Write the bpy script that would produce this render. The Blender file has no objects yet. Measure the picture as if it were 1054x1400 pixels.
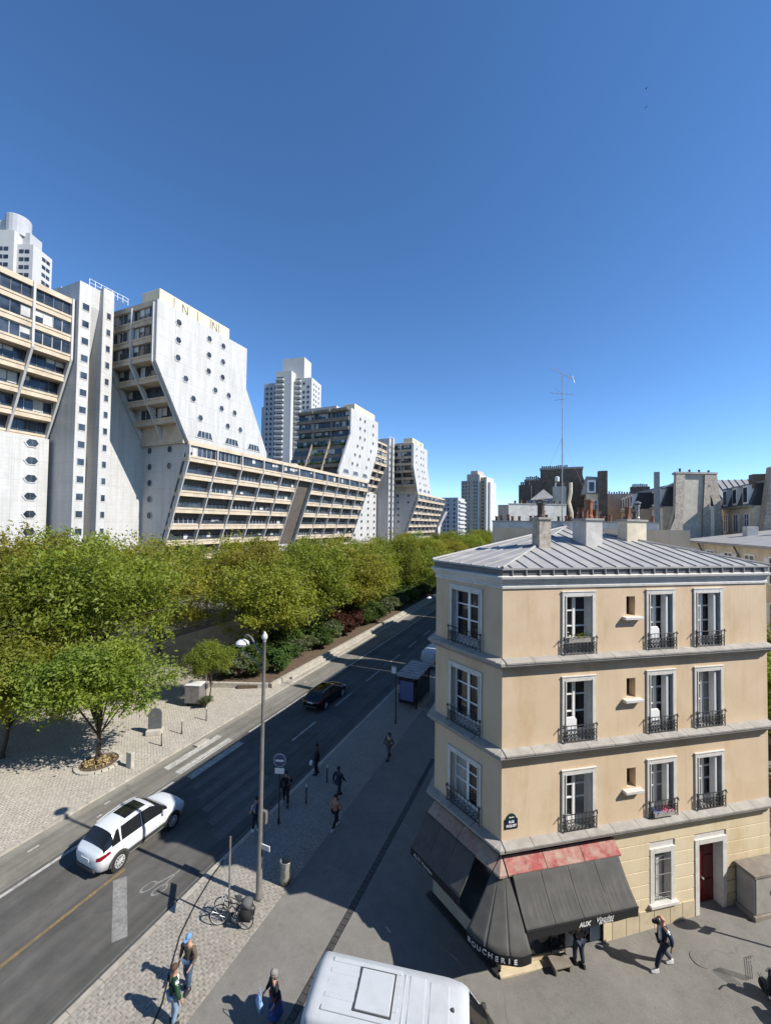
import bpy, bmesh, math, random
import numpy as np
from mathutils import Vector, Matrix
random.seed(7)
sc = bpy.context.scene
COL = sc.collection
rad = math.radians
# World axes: Y runs along the avenue (away from the camera), X across it to the right, Z up, metres.
# ------------------------------------------------------------------ camera
cam_d = bpy.data.cameras.new('camera')
cam = bpy.data.objects.new('camera', cam_d); COL.objects.link(cam)
cam_d.sensor_fit = 'VERTICAL'; cam_d.sensor_height = 36; cam_d.lens = 36*545/1400
cam_d.clip_start = .05; cam_d.clip_end = 4000
YAW, PIT, ROLL = rad(23.7), rad(1.6), rad(.8)
fh = Vector((-math.sin(YAW), math.cos(YAW), 0)); r0 = Vector((math.cos(YAW), math.sin(YAW), 0))
fw = fh*math.cos(PIT)+Vector((0, 0, math.sin(PIT))); u0 = Vector((0, 0, math.cos(PIT)))-fh*math.sin(PIT)
uu = u0*math.cos(ROLL)-r0*math.sin(ROLL); rr = r0*math.cos(ROLL)+u0*math.sin(ROLL)
cam.matrix_world = Matrix(((rr.x, uu.x, -fw.x, 0), (rr.y, uu.y, -fw.y, 0), (rr.z, uu.z, -fw.z, 15.6), (0, 0, 0, 1)))
sc.camera = cam
# ------------------------------------------------------------------ sky, sun, exposure
SUN_EL, SUN_AZ = rad(41.3), rad(87.4)
wd = bpy.data.worlds.new('World'); sc.world = wd; wd.use_nodes = True
nt = wd.node_tree; bg = nt.nodes['Background']; sky = nt.nodes.new('ShaderNodeTexSky')
sky.sky_type = 'NISHITA'; sky.sun_disc = False; sky.sun_elevation = SUN_EL; sky.sun_rotation = SUN_AZ
sky.altitude = 300; sky.air_density = .7; sky.dust_density = 0; sky.ozone_density = 3.2
hs_ = nt.nodes.new('ShaderNodeHueSaturation'); hs_.inputs['Saturation'].default_value = 1.15
nt.links.new(sky.outputs[0], hs_.inputs['Color']); nt.links.new(hs_.outputs[0], bg.inputs[0]); bg.inputs[1].default_value = .15
sl = bpy.data.lights.new('sun', 'SUN'); sl.energy = 5.0; sl.angle = rad(.53); sl.color = (1, .95, .87)
so_ = bpy.data.objects.new('sun', sl); COL.objects.link(so_)
sd = Vector((math.sin(SUN_AZ)*math.cos(SUN_EL), math.cos(SUN_AZ)*math.cos(SUN_EL), math.sin(SUN_EL)))
so_.rotation_euler = sd.to_track_quat('Z', 'Y').to_euler(); so_.location = sd*300
vs = sc.view_settings; vs.view_transform = 'Standard'; vs.look = 'None'; vs.exposure = .6; vs.gamma = 1; vs.use_curve_mapping = False

# ------------------------------------------------------------------ materials
MATS = {}
def nmat(name):
    m = bpy.data.materials.new(name); m.use_nodes = True
    return m, m.node_tree, m.node_tree.nodes['Principled BSDF']
def lk(t, a, b): t.links.new(a, b)
def c4(c, k=1): return (min(1, c[0]*k), min(1, c[1]*k), min(1, c[2]*k), 1)
def noise(t, vec, scale, detail=4, rough=.6):
    n = t.nodes.new('ShaderNodeTexNoise'); n.inputs['Scale'].default_value = scale
    n.inputs['Detail'].default_value = detail; n.inputs['Roughness'].default_value = rough
    lk(t, vec, n.inputs['Vector']); return n.outputs['Fac']
def ramp(t, fac, stops):
    r = t.nodes.new('ShaderNodeValToRGB'); lk(t, fac, r.inputs[0])
    e = r.color_ramp.elements
    while len(e) < len(stops): e.new(.5)
    for i, (p, c) in enumerate(stops): e[i].position = p; e[i].color = c
    return r.outputs[0]
def mixc(t, fac, a, b, mode='MIX'):
    m = t.nodes.new('ShaderNodeMix'); m.data_type = 'RGBA'; m.blend_type = mode
    if isinstance(fac, (int, float)): m.inputs[0].default_value = fac
    else: lk(t, fac, m.inputs[0])
    for s, v in ((m.inputs[6], a), (m.inputs[7], b)):
        if isinstance(v, tuple): s.default_value = v
        else: lk(t, v, s)
    return m.outputs[2]
def bump(t, b, h, strength, dist=.02):
    n = t.nodes.new('ShaderNodeBump'); n.inputs['Strength'].default_value = strength; n.inputs['Distance'].default_value = dist
    lk(t, h, n.inputs['Height']); lk(t, n.outputs[0], b.inputs['Normal'])
def mat(name, col, rough=.7, var=.12, scale=3., bmp=0, bscale=30., metal=0, dirt=0, dscale=.6, spec=.4, dirtcol=None, stretch=None, dthr=(.45, .72)):
    m, t, b = nmat(name)
    g = t.nodes.new('ShaderNodeNewGeometry'); vec = g.outputs['Position']
    if stretch:
        mp = t.nodes.new('ShaderNodeMapping'); mp.inputs['Scale'].default_value = stretch; lk(t, vec, mp.inputs[0]); vec = mp.outputs[0]
    f = noise(t, vec, scale)
    c = ramp(t, f, [(.3, c4(col, 1-var)), (.7, c4(col, 1+var))])
    if dirt:
        f2 = noise(t, vec, dscale, 6, .7)
        w = ramp(t, f2, [(dthr[0], (0, 0, 0, 1)), (dthr[1], (dirt, dirt, dirt, 1))])
        c = mixc(t, w, c, c4(dirtcol or (col[0]*.5, col[1]*.48, col[2]*.45)))
    lk(t, c, b.inputs['Base Color'])
    b.inputs['Roughness'].default_value = rough; b.inputs['Metallic'].default_value = metal
    b.inputs['Specular IOR Level'].default_value = spec
    if bmp: bump(t, b, noise(t, g.outputs['Position'], bscale, 5), bmp)
    MATS[name] = m; return m
def leafmat(name, c1, c2, trans=.35):
    m, t, b = nmat(name)
    oi = t.nodes.new('ShaderNodeObjectInfo'); g = t.nodes.new('ShaderNodeNewGeometry')
    f = noise(t, g.outputs['Position'], 1.1, 3); f2 = noise(t, g.outputs['Position'], 9, 2)
    f3 = noise(t, g.outputs['Position'], .33, 2)
    c = ramp(t, f, [(.32, c4(c1)), (.68, c4(c2))]); c = mixc(t, 1., c, ramp(t, f3, [(.32, (.72, .8, .8, 1)), (.68, (1.22, 1.15, .95, 1))]), 'MULTIPLY')
    c = mixc(t, ramp(t, f2, [(.35, (0, 0, 0, 1)), (.7, (.5, .5, .5, 1))]), c, c4(c2, 1.25))
    hs = t.nodes.new('ShaderNodeHueSaturation')
    mm = t.nodes.new('ShaderNodeMapRange'); mm.inputs[3].default_value = .475; mm.inputs[4].default_value = .515
    lk(t, oi.outputs['Random'], mm.inputs[0]); lk(t, mm.outputs[0], hs.inputs['Hue'])
    m2 = t.nodes.new('ShaderNodeMapRange'); m2.inputs[3].default_value = .85; m2.inputs[4].default_value = 1.15
    lk(t, oi.outputs['Random'], m2.inputs[0]); lk(t, m2.outputs[0], hs.inputs['Value'])
    lk(t, c, hs.inputs['Color']); lk(t, hs.outputs[0], b.inputs['Base Color'])
    b.inputs['Roughness'].default_value = .55; b.inputs['Specular IOR Level'].default_value = .25
    tr = t.nodes.new('ShaderNodeBsdfTranslucent'); lk(t, mixc(t, 1, hs.outputs[0], (1.5, 1.5, .7, 1), 'MULTIPLY'), tr.inputs[0])
    mx = t.nodes.new('ShaderNodeMixShader'); mx.inputs[0].default_value = trans
    lk(t, b.outputs[0], mx.inputs[1]); lk(t, tr.outputs[0], mx.inputs[2]); lk(t, mx.outputs[0], t.nodes['Material Output'].inputs[0])
    MATS[name] = m; return m
def glassmat(name, col=(.015, .018, .022), rough=.06, tint=.0):
    m, t, b = nmat(name)
    g = t.nodes.new('ShaderNodeNewGeometry'); f = noise(t, g.outputs['Position'], .45, 2)
    lk(t, ramp(t, f, [(.35, c4(col, .5)), (.65, c4(col, 1.8+tint))]), b.inputs['Base Color'])
    b.inputs['Roughness'].default_value = rough; b.inputs['Specular IOR Level'].default_value = .5; b.inputs['IOR'].default_value = 1.5
    bump(t, b, noise(t, g.outputs['Position'], .9, 2), .08, .05)
    MATS[name] = m; return m
def asphalt(name, col, patch=.25, speck=.35, lines=False):
    m, t, b = nmat(name); g = t.nodes.new('ShaderNodeNewGeometry'); v = g.outputs['Position']
    c = ramp(t, noise(t, v, 60, 3, .8), [(.3, c4(col, 1-speck)), (.72, c4(col, 1+speck))])
    big = ramp(t, noise(t, v, .35, 5, .65), [(.35, c4((1-patch,)*3)), (.7, c4((1+patch,)*3))])
    c = mixc(t, 1., c, big, 'MULTIPLY')
    mid = ramp(t, noise(t, v, 2.3, 6, .7), [(.3, (.86,)*3+(1,)), (.75, (1.1,)*3+(1,))])
    c = mixc(t, 1., c, mid, 'MULTIPLY')
    vo = t.nodes.new('ShaderNodeTexVoronoi'); vo.feature = 'DISTANCE_TO_EDGE'; vo.inputs['Scale'].default_value = .23
    mp = t.nodes.new('ShaderNodeMixRGB'); mp.blend_type = 'ADD'; mp.inputs[0].default_value = 1
    nn = t.nodes.new('ShaderNodeTexNoise'); nn.inputs['Scale'].default_value = .9; nn.inputs['Detail'].default_value = 5; lk(t, v, nn.inputs['Vector'])
    lk(t, v, mp.inputs[1]); lk(t, nn.outputs['Color'], mp.inputs[2]); lk(t, mp.outputs[0], vo.inputs['Vector'])
    cr = ramp(t, vo.outputs['Distance'], [(.0, (1, 1, 1, 1)), (.006, (0, 0, 0, 1))])
    crf = mixc(t, 1., cr, ramp(t, noise(t, v, .5, 2), [(.5, (0, 0, 0, 1)), (.62, (.55,)*3+(1,))]), 'MULTIPLY')
    c = mixc(t, crf, c, c4(col, .45))
    if lines:
        mq = t.nodes.new('ShaderNodeMapping'); mq.inputs['Scale'].default_value = (1.3, .035, 1); lk(t, v, mq.inputs[0])
        c = mixc(t, 1., c, ramp(t, noise(t, mq.outputs[0], 1, 4), [(.32, (.72,)*3+(1,)), (.68, (1.2,)*3+(1,))]), 'MULTIPLY')
    # scattered stains
    st = ramp(t, noise(t, v, 4.5, 2, .4), [(.69, (0, 0, 0, 1)), (.73, (.35,)*3+(1,))])
    c = mixc(t, st, c, c4(col, .55))
    lk(t, c, b.inputs['Base Color']); b.inputs['Roughness'].default_value = .85; b.inputs['Specular IOR Level'].default_value = .25
    bump(t, b, noise(t, v, 90, 3, .8), .5, .012)
    MATS[name] = m; return m
def settmat(name, col, sx, sy, rot=0):
    m, t, b = nmat(name); g = t.nodes.new('ShaderNodeNewGeometry')
    mp = t.nodes.new('ShaderNodeMapping'); mp.inputs['Rotation'].default_value = (0, 0, rot); lk(t, g.outputs['Position'], mp.inputs[0])
    br = t.nodes.new('ShaderNodeTexBrick'); lk(t, mp.outputs[0], br.inputs['Vector'])
    br.inputs['Scale'].default_value = 1; br.inputs['Brick Width'].default_value = sx; br.inputs['Row Height'].default_value = sy
    br.inputs['Mortar Size'].default_value = .012; br.inputs['Mortar Smooth'].default_value = .4
    br.inputs['Color1'].default_value = c4(col, .8); br.inputs['Color2'].default_value = c4(col, 1.2); br.inputs['Mortar'].default_value = c4(col, .5)
    v = g.outputs['Position']
    c = mixc(t, 1., br.outputs[0], ramp(t, noise(t, v, .5, 5, .65), [(.3, (.75,)*3+(1,)), (.7, (1.15,)*3+(1,))]), 'MULTIPLY')
    c = mixc(t, 1., c, ramp(t, noise(t, v, 25, 3), [(.3, (.85,)*3+(1,)), (.7, (1.12,)*3+(1,))]), 'MULTIPLY')
    lk(t, c, b.inputs['Base Color']); b.inputs['Roughness'].default_value = .8
    bump(t, b, br.outputs['Fac'], -.5, .02); MATS[name] = m; return m
def tilemat(name, col, size=.75):
    m, t, b = nmat(name); g = t.nodes.new('ShaderNodeNewGeometry')
    br = t.nodes.new('ShaderNodeTexBrick'); br.offset = 0
    sp = t.nodes.new('ShaderNodeSeparateXYZ'); lk(t, g.outputs['Position'], sp.inputs[0])
    ad = t.nodes.new('ShaderNodeMath'); ad.operation = 'ADD'; lk(t, sp.outputs[0], ad.inputs[0]); lk(t, sp.outputs[1], ad.inputs[1])
    cb = t.nodes.new('ShaderNodeCombineXYZ'); lk(t, ad.outputs[0], cb.inputs[0]); lk(t, sp.outputs[2], cb.inputs[1])
    lk(t, cb.outputs[0], br.inputs['Vector']); br.inputs['Scale'].default_value = 1
    br.inputs['Brick Width'].default_value = size; br.inputs['Row Height'].default_value = size; br.inputs['Mortar Size'].default_value = .03
    br.inputs['Color1'].default_value = c4(col, .96); br.inputs['Color2'].default_value = c4(col, 1.03); br.inputs['Mortar'].default_value = c4(col, .9)
    b2 = t.nodes.new('ShaderNodeTexBrick'); b2.offset = 0; lk(t, cb.outputs[0], b2.inputs['Vector']); b2.inputs['Scale'].default_value = 1; b2.inputs['Brick Width'].default_value = 3.3; b2.inputs['Row Height'].default_value = 3.05; b2.inputs['Mortar Size'].default_value = .035
    b2.inputs['Color1'].default_value = (1, 1, 1, 1); b2.inputs['Color2'].default_value = (.955, .955, .95, 1); b2.inputs['Mortar'].default_value = (.8, .8, .79, 1)
    mp = t.nodes.new('ShaderNodeMapping'); mp.inputs['Scale'].default_value = (1, 1, .12); lk(t, g.outputs['Position'], mp.inputs[0])
    st = ramp(t, noise(t, mp.outputs[0], .9, 5, .7), [(.33, (.82, .81, .78, 1)), (.62, (1, 1, 1, 1))])
    lk(t, mixc(t, 1., mixc(t, 1., br.outputs[0], b2.outputs[0], 'MULTIPLY'), st, 'MULTIPLY'), b.inputs['Base Color']); b.inputs['Roughness'].default_value = .5
    MATS[name] = m; return m
def stucco(name, col):
    m, t, b = nmat(name); g = t.nodes.new('ShaderNodeNewGeometry'); v = g.outputs['Position']
    mp = t.nodes.new('ShaderNodeMapping'); mp.inputs['Scale'].default_value = (1, 1, .3); lk(t, v, mp.inputs[0])
    c = ramp(t, noise(t, v, .8, 6, .6), [(.3, c4((col[0]*.93, col[1]*.9, col[2]*.86))), (.7, c4(col, 1.05))])
    w = ramp(t, noise(t, mp.outputs[0], .75, 8, .72), [(.5, (0, 0, 0, 1)), (.72, (.8,)*3+(1,))])
    c = mixc(t, w, c, c4((col[0]*.8, col[1]*.72, col[2]*.6)))
    mp2 = t.nodes.new('ShaderNodeMapping'); mp2.inputs['Scale'].default_value = (5, 5, .22); lk(t, v, mp2.inputs[0])
    w3 = ramp(t, noise(t, mp2.outputs[0], 1, 4, .6), [(.56, (0, 0, 0, 1)), (.8, (.4,)*3+(1,))])
    c = mixc(t, w3, c, c4((col[0]*.72, col[1]*.68, col[2]*.62)))
    w2 = ramp(t, noise(t, v, 5, 6, .7), [(.62, (0, 0, 0, 1)), (.7, (.35,)*3+(1,))])
    c = mixc(t, w2, c, c4((col[0]*1.12, col[1]*1.12, col[2]*1.15)))
    lk(t, c, b.inputs['Base Color']); b.inputs['Roughness'].default_value = .9; b.inputs['Specular IOR Level'].default_value = .15
    bump(t, b, noise(t, v, 22, 6, .7), .25, .02); MATS[name] = m; return m

asphalt('road', (.122, .117, .107), .3, .45, True); asphalt('pave_asphalt', (.15, .146, .14), .16); asphalt('lane_asphalt', (.23, .215, .18), .3, .35, True)
asphalt('ground_far', (.13, .125, .115), .3); asphalt('rue_asphalt', (.215, .205, .184), .22, .4)
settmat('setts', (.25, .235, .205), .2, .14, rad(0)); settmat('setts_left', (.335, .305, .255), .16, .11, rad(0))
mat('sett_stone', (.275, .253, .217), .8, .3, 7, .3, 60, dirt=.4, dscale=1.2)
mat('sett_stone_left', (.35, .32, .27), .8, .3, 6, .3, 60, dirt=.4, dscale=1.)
mat('kerb', (.36, .33, .28), .8, .2, 3, .25, 40, dirt=.5); mat('joint', (.12, .115, .1), .9, .2, 5)
mat('paint', (.4, .385, .345), .8, .25, 9, .2, 60, dirt=.95, dscale=3.5, dirtcol=(.16, .155, .15))
mat('paint_yellow', (.2, .135, .055), .8, .3, 9, dirt=.95, dscale=3, dirtcol=(.1, .09, .07))
mat('paint_faint', (.115, .112, .106), .8, .25, 8, dirt=.95, dscale=3, dirtcol=(.1, .098, .095))  # faint lines, and crossing stripes darkened for the shade they lie in
mat('manhole', (.16, .152, .138), .7, .3, 30, .4, 60, metal=.2); mat('paint_worn', (.22, .215, .2), .8, .25, 9, dirt=.9, dscale=3, dirtcol=(.11, .108, .1)); mat('tar', (.02, .02, .02), .6, .2, 5); mat('grate', (.07, .065, .06), .6, .3, 9, metal=.3)
stucco('stucco', (.59, .465, .325)); stucco('stucco_base', (.62, .53, .37))
mat('trim', (.57, .55, .51), .7, .1, 4, .1, 30, dirt=.35, dscale=1.5); mat('cornice', (.31, .29, .26), .8, .15, 3, .2, 25, dirt=.5, dscale=1.2)
mat('joinery', (.72, .72, .7), .45, .05, 5); mat('iron', (.018, .018, .02), .5, .2, 20, metal=.3)
glassmat('glass'); glassmat('glass_blue', (.03, .04, .055)); glassmat('car_glass', (.008, .009, .01), .03)
mat('interior', (.05, .045, .04), .9, .3, 2); mat('curtain', (.55, .53, .5), .9, .12, 6, stretch=(8, 8, .4))
mat('zinc', (.31, .3, .285), .6, .15, 1.2, .08, 8, metal=.0, dirt=.5, dscale=.9, dirtcol=(.2, .2, .2)); mat('zinc_dark', (.12, .125, .13), .5, .15, 4, metal=.3)
mat('plaster_white', (.52, .5, .46), .85, .14, 2.5, .25, 18, dirt=.6, dscale=1.5); mat('plaster_cream', (.6, .53, .4), .85, .12, 2, .2, 18, dirt=.55, dscale=.8)
mat('plaster_pink', (.5, .37, .28), .85, .14, 2, .2, 18, dirt=.55, dscale=.8)
mat('plaster_shade', (.42, .39, .33), .85, .14, 2, .2, 18, dirt=.5, dscale=.8)
mat('pot', (.19, .085, .05), .8, .35, 6, dirt=.4, dscale=4); mat('pot_bright', (.27, .1, .045), .7, .2, 6); mat('pot_dark', (.09, .07, .06), .8, .3, 6)
mat('soot_brick', (.15, .115, .085), .9, .35, 2.5, .4, 12, dirt=.6, dscale=.5); mat('rubble', (.36, .32, .265), .9, .4, 5, .9, 7, dirt=.5)
mat('slate', (.035, .037, .042), .55, .3, 6, .2, 20)
mat('awning', (.075, .073, .067), .9, .12, 2, .15, 60, dirt=.4, dscale=2, dirtcol=(.11, .105, .095)); mat('awning_trim', (.012, .012, .013), .8, .2, 8)
mat('sign_white', (.75, .75, .74), .5, .04, 4); mat('flash_red', (.27, .05, .045), .75, .3, 5, .2, 20, dirt=.85, dscale=1.4, dirtcol=(.34, .27, .215), dthr=(.42, .62))
mat('enamel_green', (.005, .035, .025), .35, .1, 5); mat('enamel_navy', (.008, .012, .04), .35, .1, 5)
mat('door_red', (.1, .008, .012), .4, .2, 5); mat('stone_base', (.5, .42, .29), .85, .2, 3, .3, 20, dirt=.5, dscale=1.5)
mat('box_grey', (.3, .285, .26), .6, .12, 2, dirt=.5, dscale=1.8); mat('box_top', (.2, .175, .145), .8, .2, 4, dirt=.5)
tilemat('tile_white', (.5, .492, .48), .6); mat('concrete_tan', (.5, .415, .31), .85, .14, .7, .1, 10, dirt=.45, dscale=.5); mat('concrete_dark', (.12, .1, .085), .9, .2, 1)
mat('concrete_white', (.46, .45, .435), .8, .06, .4, dirt=.25, dscale=.3); mat('cream_panel', (.66, .58, .4), .8, .08, .7, dirt=.3, dscale=.5)
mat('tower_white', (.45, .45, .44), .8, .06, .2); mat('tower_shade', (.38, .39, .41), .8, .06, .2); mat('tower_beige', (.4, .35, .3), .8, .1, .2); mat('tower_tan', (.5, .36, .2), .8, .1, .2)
mat('rail', (.6, .62, .63), .5, .1, 3); mat('blind', (.45, .44, .42), .8, .25, .6)
mat('bark', (.075, .058, .043), .9, .3, 6, .6, 18); mat('soil', (.1, .07, .045), .95, .3, 5, .5, 20); mat('dry_grass', (.33, .24, .11), .9, .3, 8)
leafmat('leaf', (.075, .115, .018), (.19, .225, .04), .46); leafmat('leaf_yellow', (.125, .15, .02), (.27, .26, .05), .46); leafmat('leaf_fresh', (.1, .15, .02), (.22, .26, .048), .46)
leafmat('leaf_bush', (.035, .075, .018), (.085, .13, .035)); leafmat('leaf_red', (.05, .022, .018), (.1, .05, .03)); leafmat('leaf_grey', (.06, .085, .05), (.13, .15, .085))
mat('galv', (.28, .27, .26), .45, .15, 5, metal=.5, dirt=.4, dscale=2); mat('lamp_post', (.2, .185, .175), .5, .15, 4, metal=.3, dirt=.4, dscale=3)
mat('lamp_white', (.6, .6, .58), .4, .06, 5); mat('lamp_glass', (.5, .5, .46), .3, .05, 5)
mat('black_paint', (.014, .014, .016), .4, .2, 8); mat('car_white', (.56, .585, .6), .22, .02, 1.5, spec=.6); mat('car_black', (.008, .008, .01), .2, .1, 3, spec=.6)
mat('van_white', (.44, .46, .485), .4, .04, 2, dirt=.2, dscale=1.4); mat('plastic', (.05, .05, .05), .6, .1, 9); mat('rubber', (.02, .02, .02), .8, .2, 12); mat('alloy', (.5, .5, .5), .35, .05, 5, metal=.3)
mat('tail_red', (.16, .006, .01), .2, .1, 5); mat('plate', (.6, .6, .58), .4, .05, 5); mat('bin_bag', (.24, .245, .22), .35, .25, 9, dirt=.4)
mat('green_bin', (.012, .2, .06), .5, .1, 5); mat('skin', (.42, .24, .16), .6, .08, 8); mat('skin_dark', (.1, .052, .035), .6, .1, 8); mat('hair_dark', (.02, .015, .012), .7, .2, 20); mat('hair_grey', (.2, .19, .18), .8, .2, 20); mat('hair_brown', (.07, .04, .025), .7, .2, 20)
for n, c in dict(cloth_navy=(.018, .026, .06), cloth_black=(.013, .013, .015), cloth_white=(.62, .62, .6), jeans=(.05, .085, .15), jeans_pale=(.2, .29, .4), jeans_dark=(.022, .032, .055), cloth_green=(.012, .05, .022), cloth_brown=(.1, .08, .055), cloth_blue=(.03, .07, .24), cap_blue=(.13, .27, .5), cloth_lilac=(.32, .33, .5), cloth_orange=(.45, .19, .12), cloth_red=(.4, .06, .035), bag_blue=(.22, .35, .55), bag_aqua=(.3, .58, .56), cloth_grey=(.1, .1, .1), shoe=(.025, .025, .025), shoe_white=(.55, .55, .55), flower_blue=(.12, .2, .5), flower_pink=(.5, .08, .2), flower_white=(.7, .68, .6)).items():
    mat(n, c, .85, .2, 14, .15, 40)

# ------------------------------------------------------------------ mesh helpers
class MB:
    def __init__(s, T=None): s.v = []; s.f = []; s.T = T
    def add(s, vs_, fs):
        n = len(s.v); s.v += [tuple(s.T(*p)) if s.T else tuple(p) for p in vs_]; s.f += [tuple(i+n for i in f) for f in fs]; return s
    def box(s, x0, x1, y0, y1, z0, z1):
        return s.add([(x0, y0, z0), (x1, y0, z0), (x1, y1, z0), (x0, y1, z0), (x0, y0, z1), (x1, y0, z1), (x1, y1, z1), (x0, y1, z1)],
                     [(0, 3, 2, 1), (4, 5, 6, 7), (0, 1, 5, 4), (1, 2, 6, 5), (2, 3, 7, 6), (3, 0, 4, 7)])
    def quad(s, *p): return s.add(p, [tuple(range(len(p)))])
    def loft(s, a, b, cap=True):
        n = len(a); f = [(i, (i+1) % n, n+(i+1) % n, n+i) for i in range(n)]
        if cap: f += [tuple(range(n))[::-1], tuple(range(n, 2*n))]
        return s.add(list(a)+list(b), f)
    def prism(s, poly, lo, hi, ax='z'):
        m = {'z': lambda a, b, c: (a, b, c), 'x': lambda a, b, c: (c, a, b), 'y': lambda a, b, c: (a, c, b)}[ax]
        return s.loft([m(a, b, lo) for a, b in poly], [m(a, b, hi) for a, b in poly])
    def rings(s, rs, cap=True):
        n = len(rs[0]); vs_ = [p for r in rs for p in r]; f = []
        for k in range(len(rs)-1):
            f += [(k*n+i, k*n+(i+1) % n, (k+1)*n+(i+1) % n, (k+1)*n+i) for i in range(n)]
        if cap: f += [tuple(range(n))[::-1], tuple(range((len(rs)-1)*n, len(rs)*n))]
        return s.add(vs_, f)
    def tube(s, pts, r, n=8, cap=True):
        pts = [Vector(p) for p in pts]; rs = r if isinstance(r, (list, tuple)) else [r]*len(pts); R = []
        for i, p in enumerate(pts):
            d = (pts[min(i+1, len(pts)-1)]-pts[max(i-1, 0)]).normalized()
            a = d.cross(Vector((0, 0, 1)) if abs(d.z) < .9 else Vector((1, 0, 0))).normalized(); b = d.cross(a)
            R.append([p+a*rs[i]*math.cos(2*math.pi*k/n)+b*rs[i]*math.sin(2*math.pi*k/n) for k in range(n)])
        return s.rings(R, cap)
    def lathe(s, prof, c=(0, 0, 0), n=16, axis='z', cap=True):
        R = []
        for r, z in prof:
            ring = []
            for k in range(n):
                a = 2*math.pi*k/n; x, y = r*math.cos(a), r*math.sin(a)
                ring.append((c[0]+x, c[1]+y, c[2]+z) if axis == 'z' else (c[0]+x, c[1]+z, c[2]+y) if axis == 'y' else (c[0]+z, c[1]+x, c[2]+y))
            R.append(ring)
        return s.rings(R, cap)
    def mesh(s, name):
        me = bpy.data.meshes.new(name); me.from_pydata(s.v, [], s.f); me.update()
        bm = bmesh.new(); bm.from_mesh(me); bmesh.ops.recalc_face_normals(bm, faces=bm.faces); bm.to_mesh(me); bm.free(); return me
    def build(s, name, m, parent=None, smooth=False, base=None, bevel=0):
        if base: s.v = [(a-base[0], b-base[1], c-base[2]) for a, b, c in s.v]
        me = s.mesh(name); o = bpy.data.objects.new(name, me); COL.objects.link(o)
        me.materials.append(MATS[m])
        if smooth:
            for p in me.polygons: p.use_smooth = True
        if bevel:
            bv = o.modifiers.new('bevel', 'BEVEL'); bv.width = bevel; bv.segments = 2; bv.limit_method = 'ANGLE'
        if parent is not None: o.parent = parent
        elif base: o.location = base
        return o
def tag(o, label=None, cat=None, group=None, kind=None):
    for k, v in (('label', label), ('category', cat), ('group', group), ('kind', kind)):
        if v: o[k] = v
    return o
def thing(name, label, cat, loc=(0, 0, 0), rz=0, group=None):
    o = bpy.data.objects.new(name, None); COL.objects.link(o); o.location = loc; o.rotation_euler = (0, 0, rz); o.empty_display_size = .2
    return tag(o, label, cat, group)
def copy_tree(o, parent=None):
    c = o.copy(); COL.objects.link(c); c.parent = parent
    for ch in list(o.children): copy_tree(ch, c)
    return c
def share(o, name, loc, parent, rz=0, scale=None):
    c = bpy.data.objects.new(name, o.data); COL.objects.link(c); c.location = loc; c.rotation_euler = (0, 0, rz); c.parent = parent
    if scale: c.scale = scale
    return c
def text(name, body, m, size, M4, parent, ext=.004, shear=0, align='CENTER', bold=0):
    cu = bpy.data.curves.new(name, 'FONT'); cu.body = body; cu.size = size; cu.extrude = ext; cu.align_x = align; cu.align_y = 'CENTER'; cu.shear = shear; cu.offset = bold
    to = bpy.data.objects.new('tmp_text', cu); COL.objects.link(to); dg = bpy.context.evaluated_depsgraph_get()
    me = bpy.data.meshes.new_from_object(to.evaluated_get(dg)); bpy.data.objects.remove(to)
    me.transform(M4); me.materials.clear(); me.materials.append(MATS[m])
    o = bpy.data.objects.new(name, me); COL.objects.link(o); o.parent = parent; return o
def frame4(org, xd, zd):
    x = Vector(xd).normalized(); y = Vector(zd).normalized(); n = x.cross(y)
    return Matrix(((x.x, y.x, n.x, org[0]), (x.y, y.y, n.y, org[1]), (x.z, y.z, n.z, org[2]), (0, 0, 0, 1)))

# ------------------------------------------------------------------ setting: ground, roads, pavements
def struct(o): return tag(o, kind='structure')
def sheet(name, x0, x1, y0, y1, z, m): return struct(MB().quad((x0, y0, z), (x1, y0, z), (x1, y1, z), (x0, y1, z)).build(name, m))
c0 = Vector((-1.90, 14.89)); RD = Vector((math.sin(rad(54.3)), math.cos(rad(54.3)))); RN = Vector((RD.y, -RD.x))
CD = Vector((-math.sin(rad(58.7)), math.cos(rad(58.7)))); CN = Vector((-CD.y, CD.x))
def gz(x, y):
    u = (x-c0.x)*RD.x+(y-c0.y)*RD.y; k = min(1, max(0, (x+5)/5)); return .045*max(0, min(u, 40))*k*k*(3-2*k)
sheet('ground', -1500, 1500, -1500, 2500, -.16, 'ground_far')
sheet('road', -21.45, -14.3, -60, 420, -.1, 'road')
sheet('bus_lane', -23.75, -21.45, -60, 420, -.098, 'lane_asphalt')
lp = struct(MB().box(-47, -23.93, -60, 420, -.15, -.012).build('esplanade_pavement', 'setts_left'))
sheet('far_carriageway', -56, -47.2, -60, 420, -.1, 'road')
struct(MB().box(-80, -56.2, -60, 420, -.15, 0.).build('far_pavement', 'pave_asphalt'))
rp = struct(MB().box(-14.13, -10.6, -30, 420, -.15, -.012).build('avenue_pavement', 'setts'))
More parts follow.
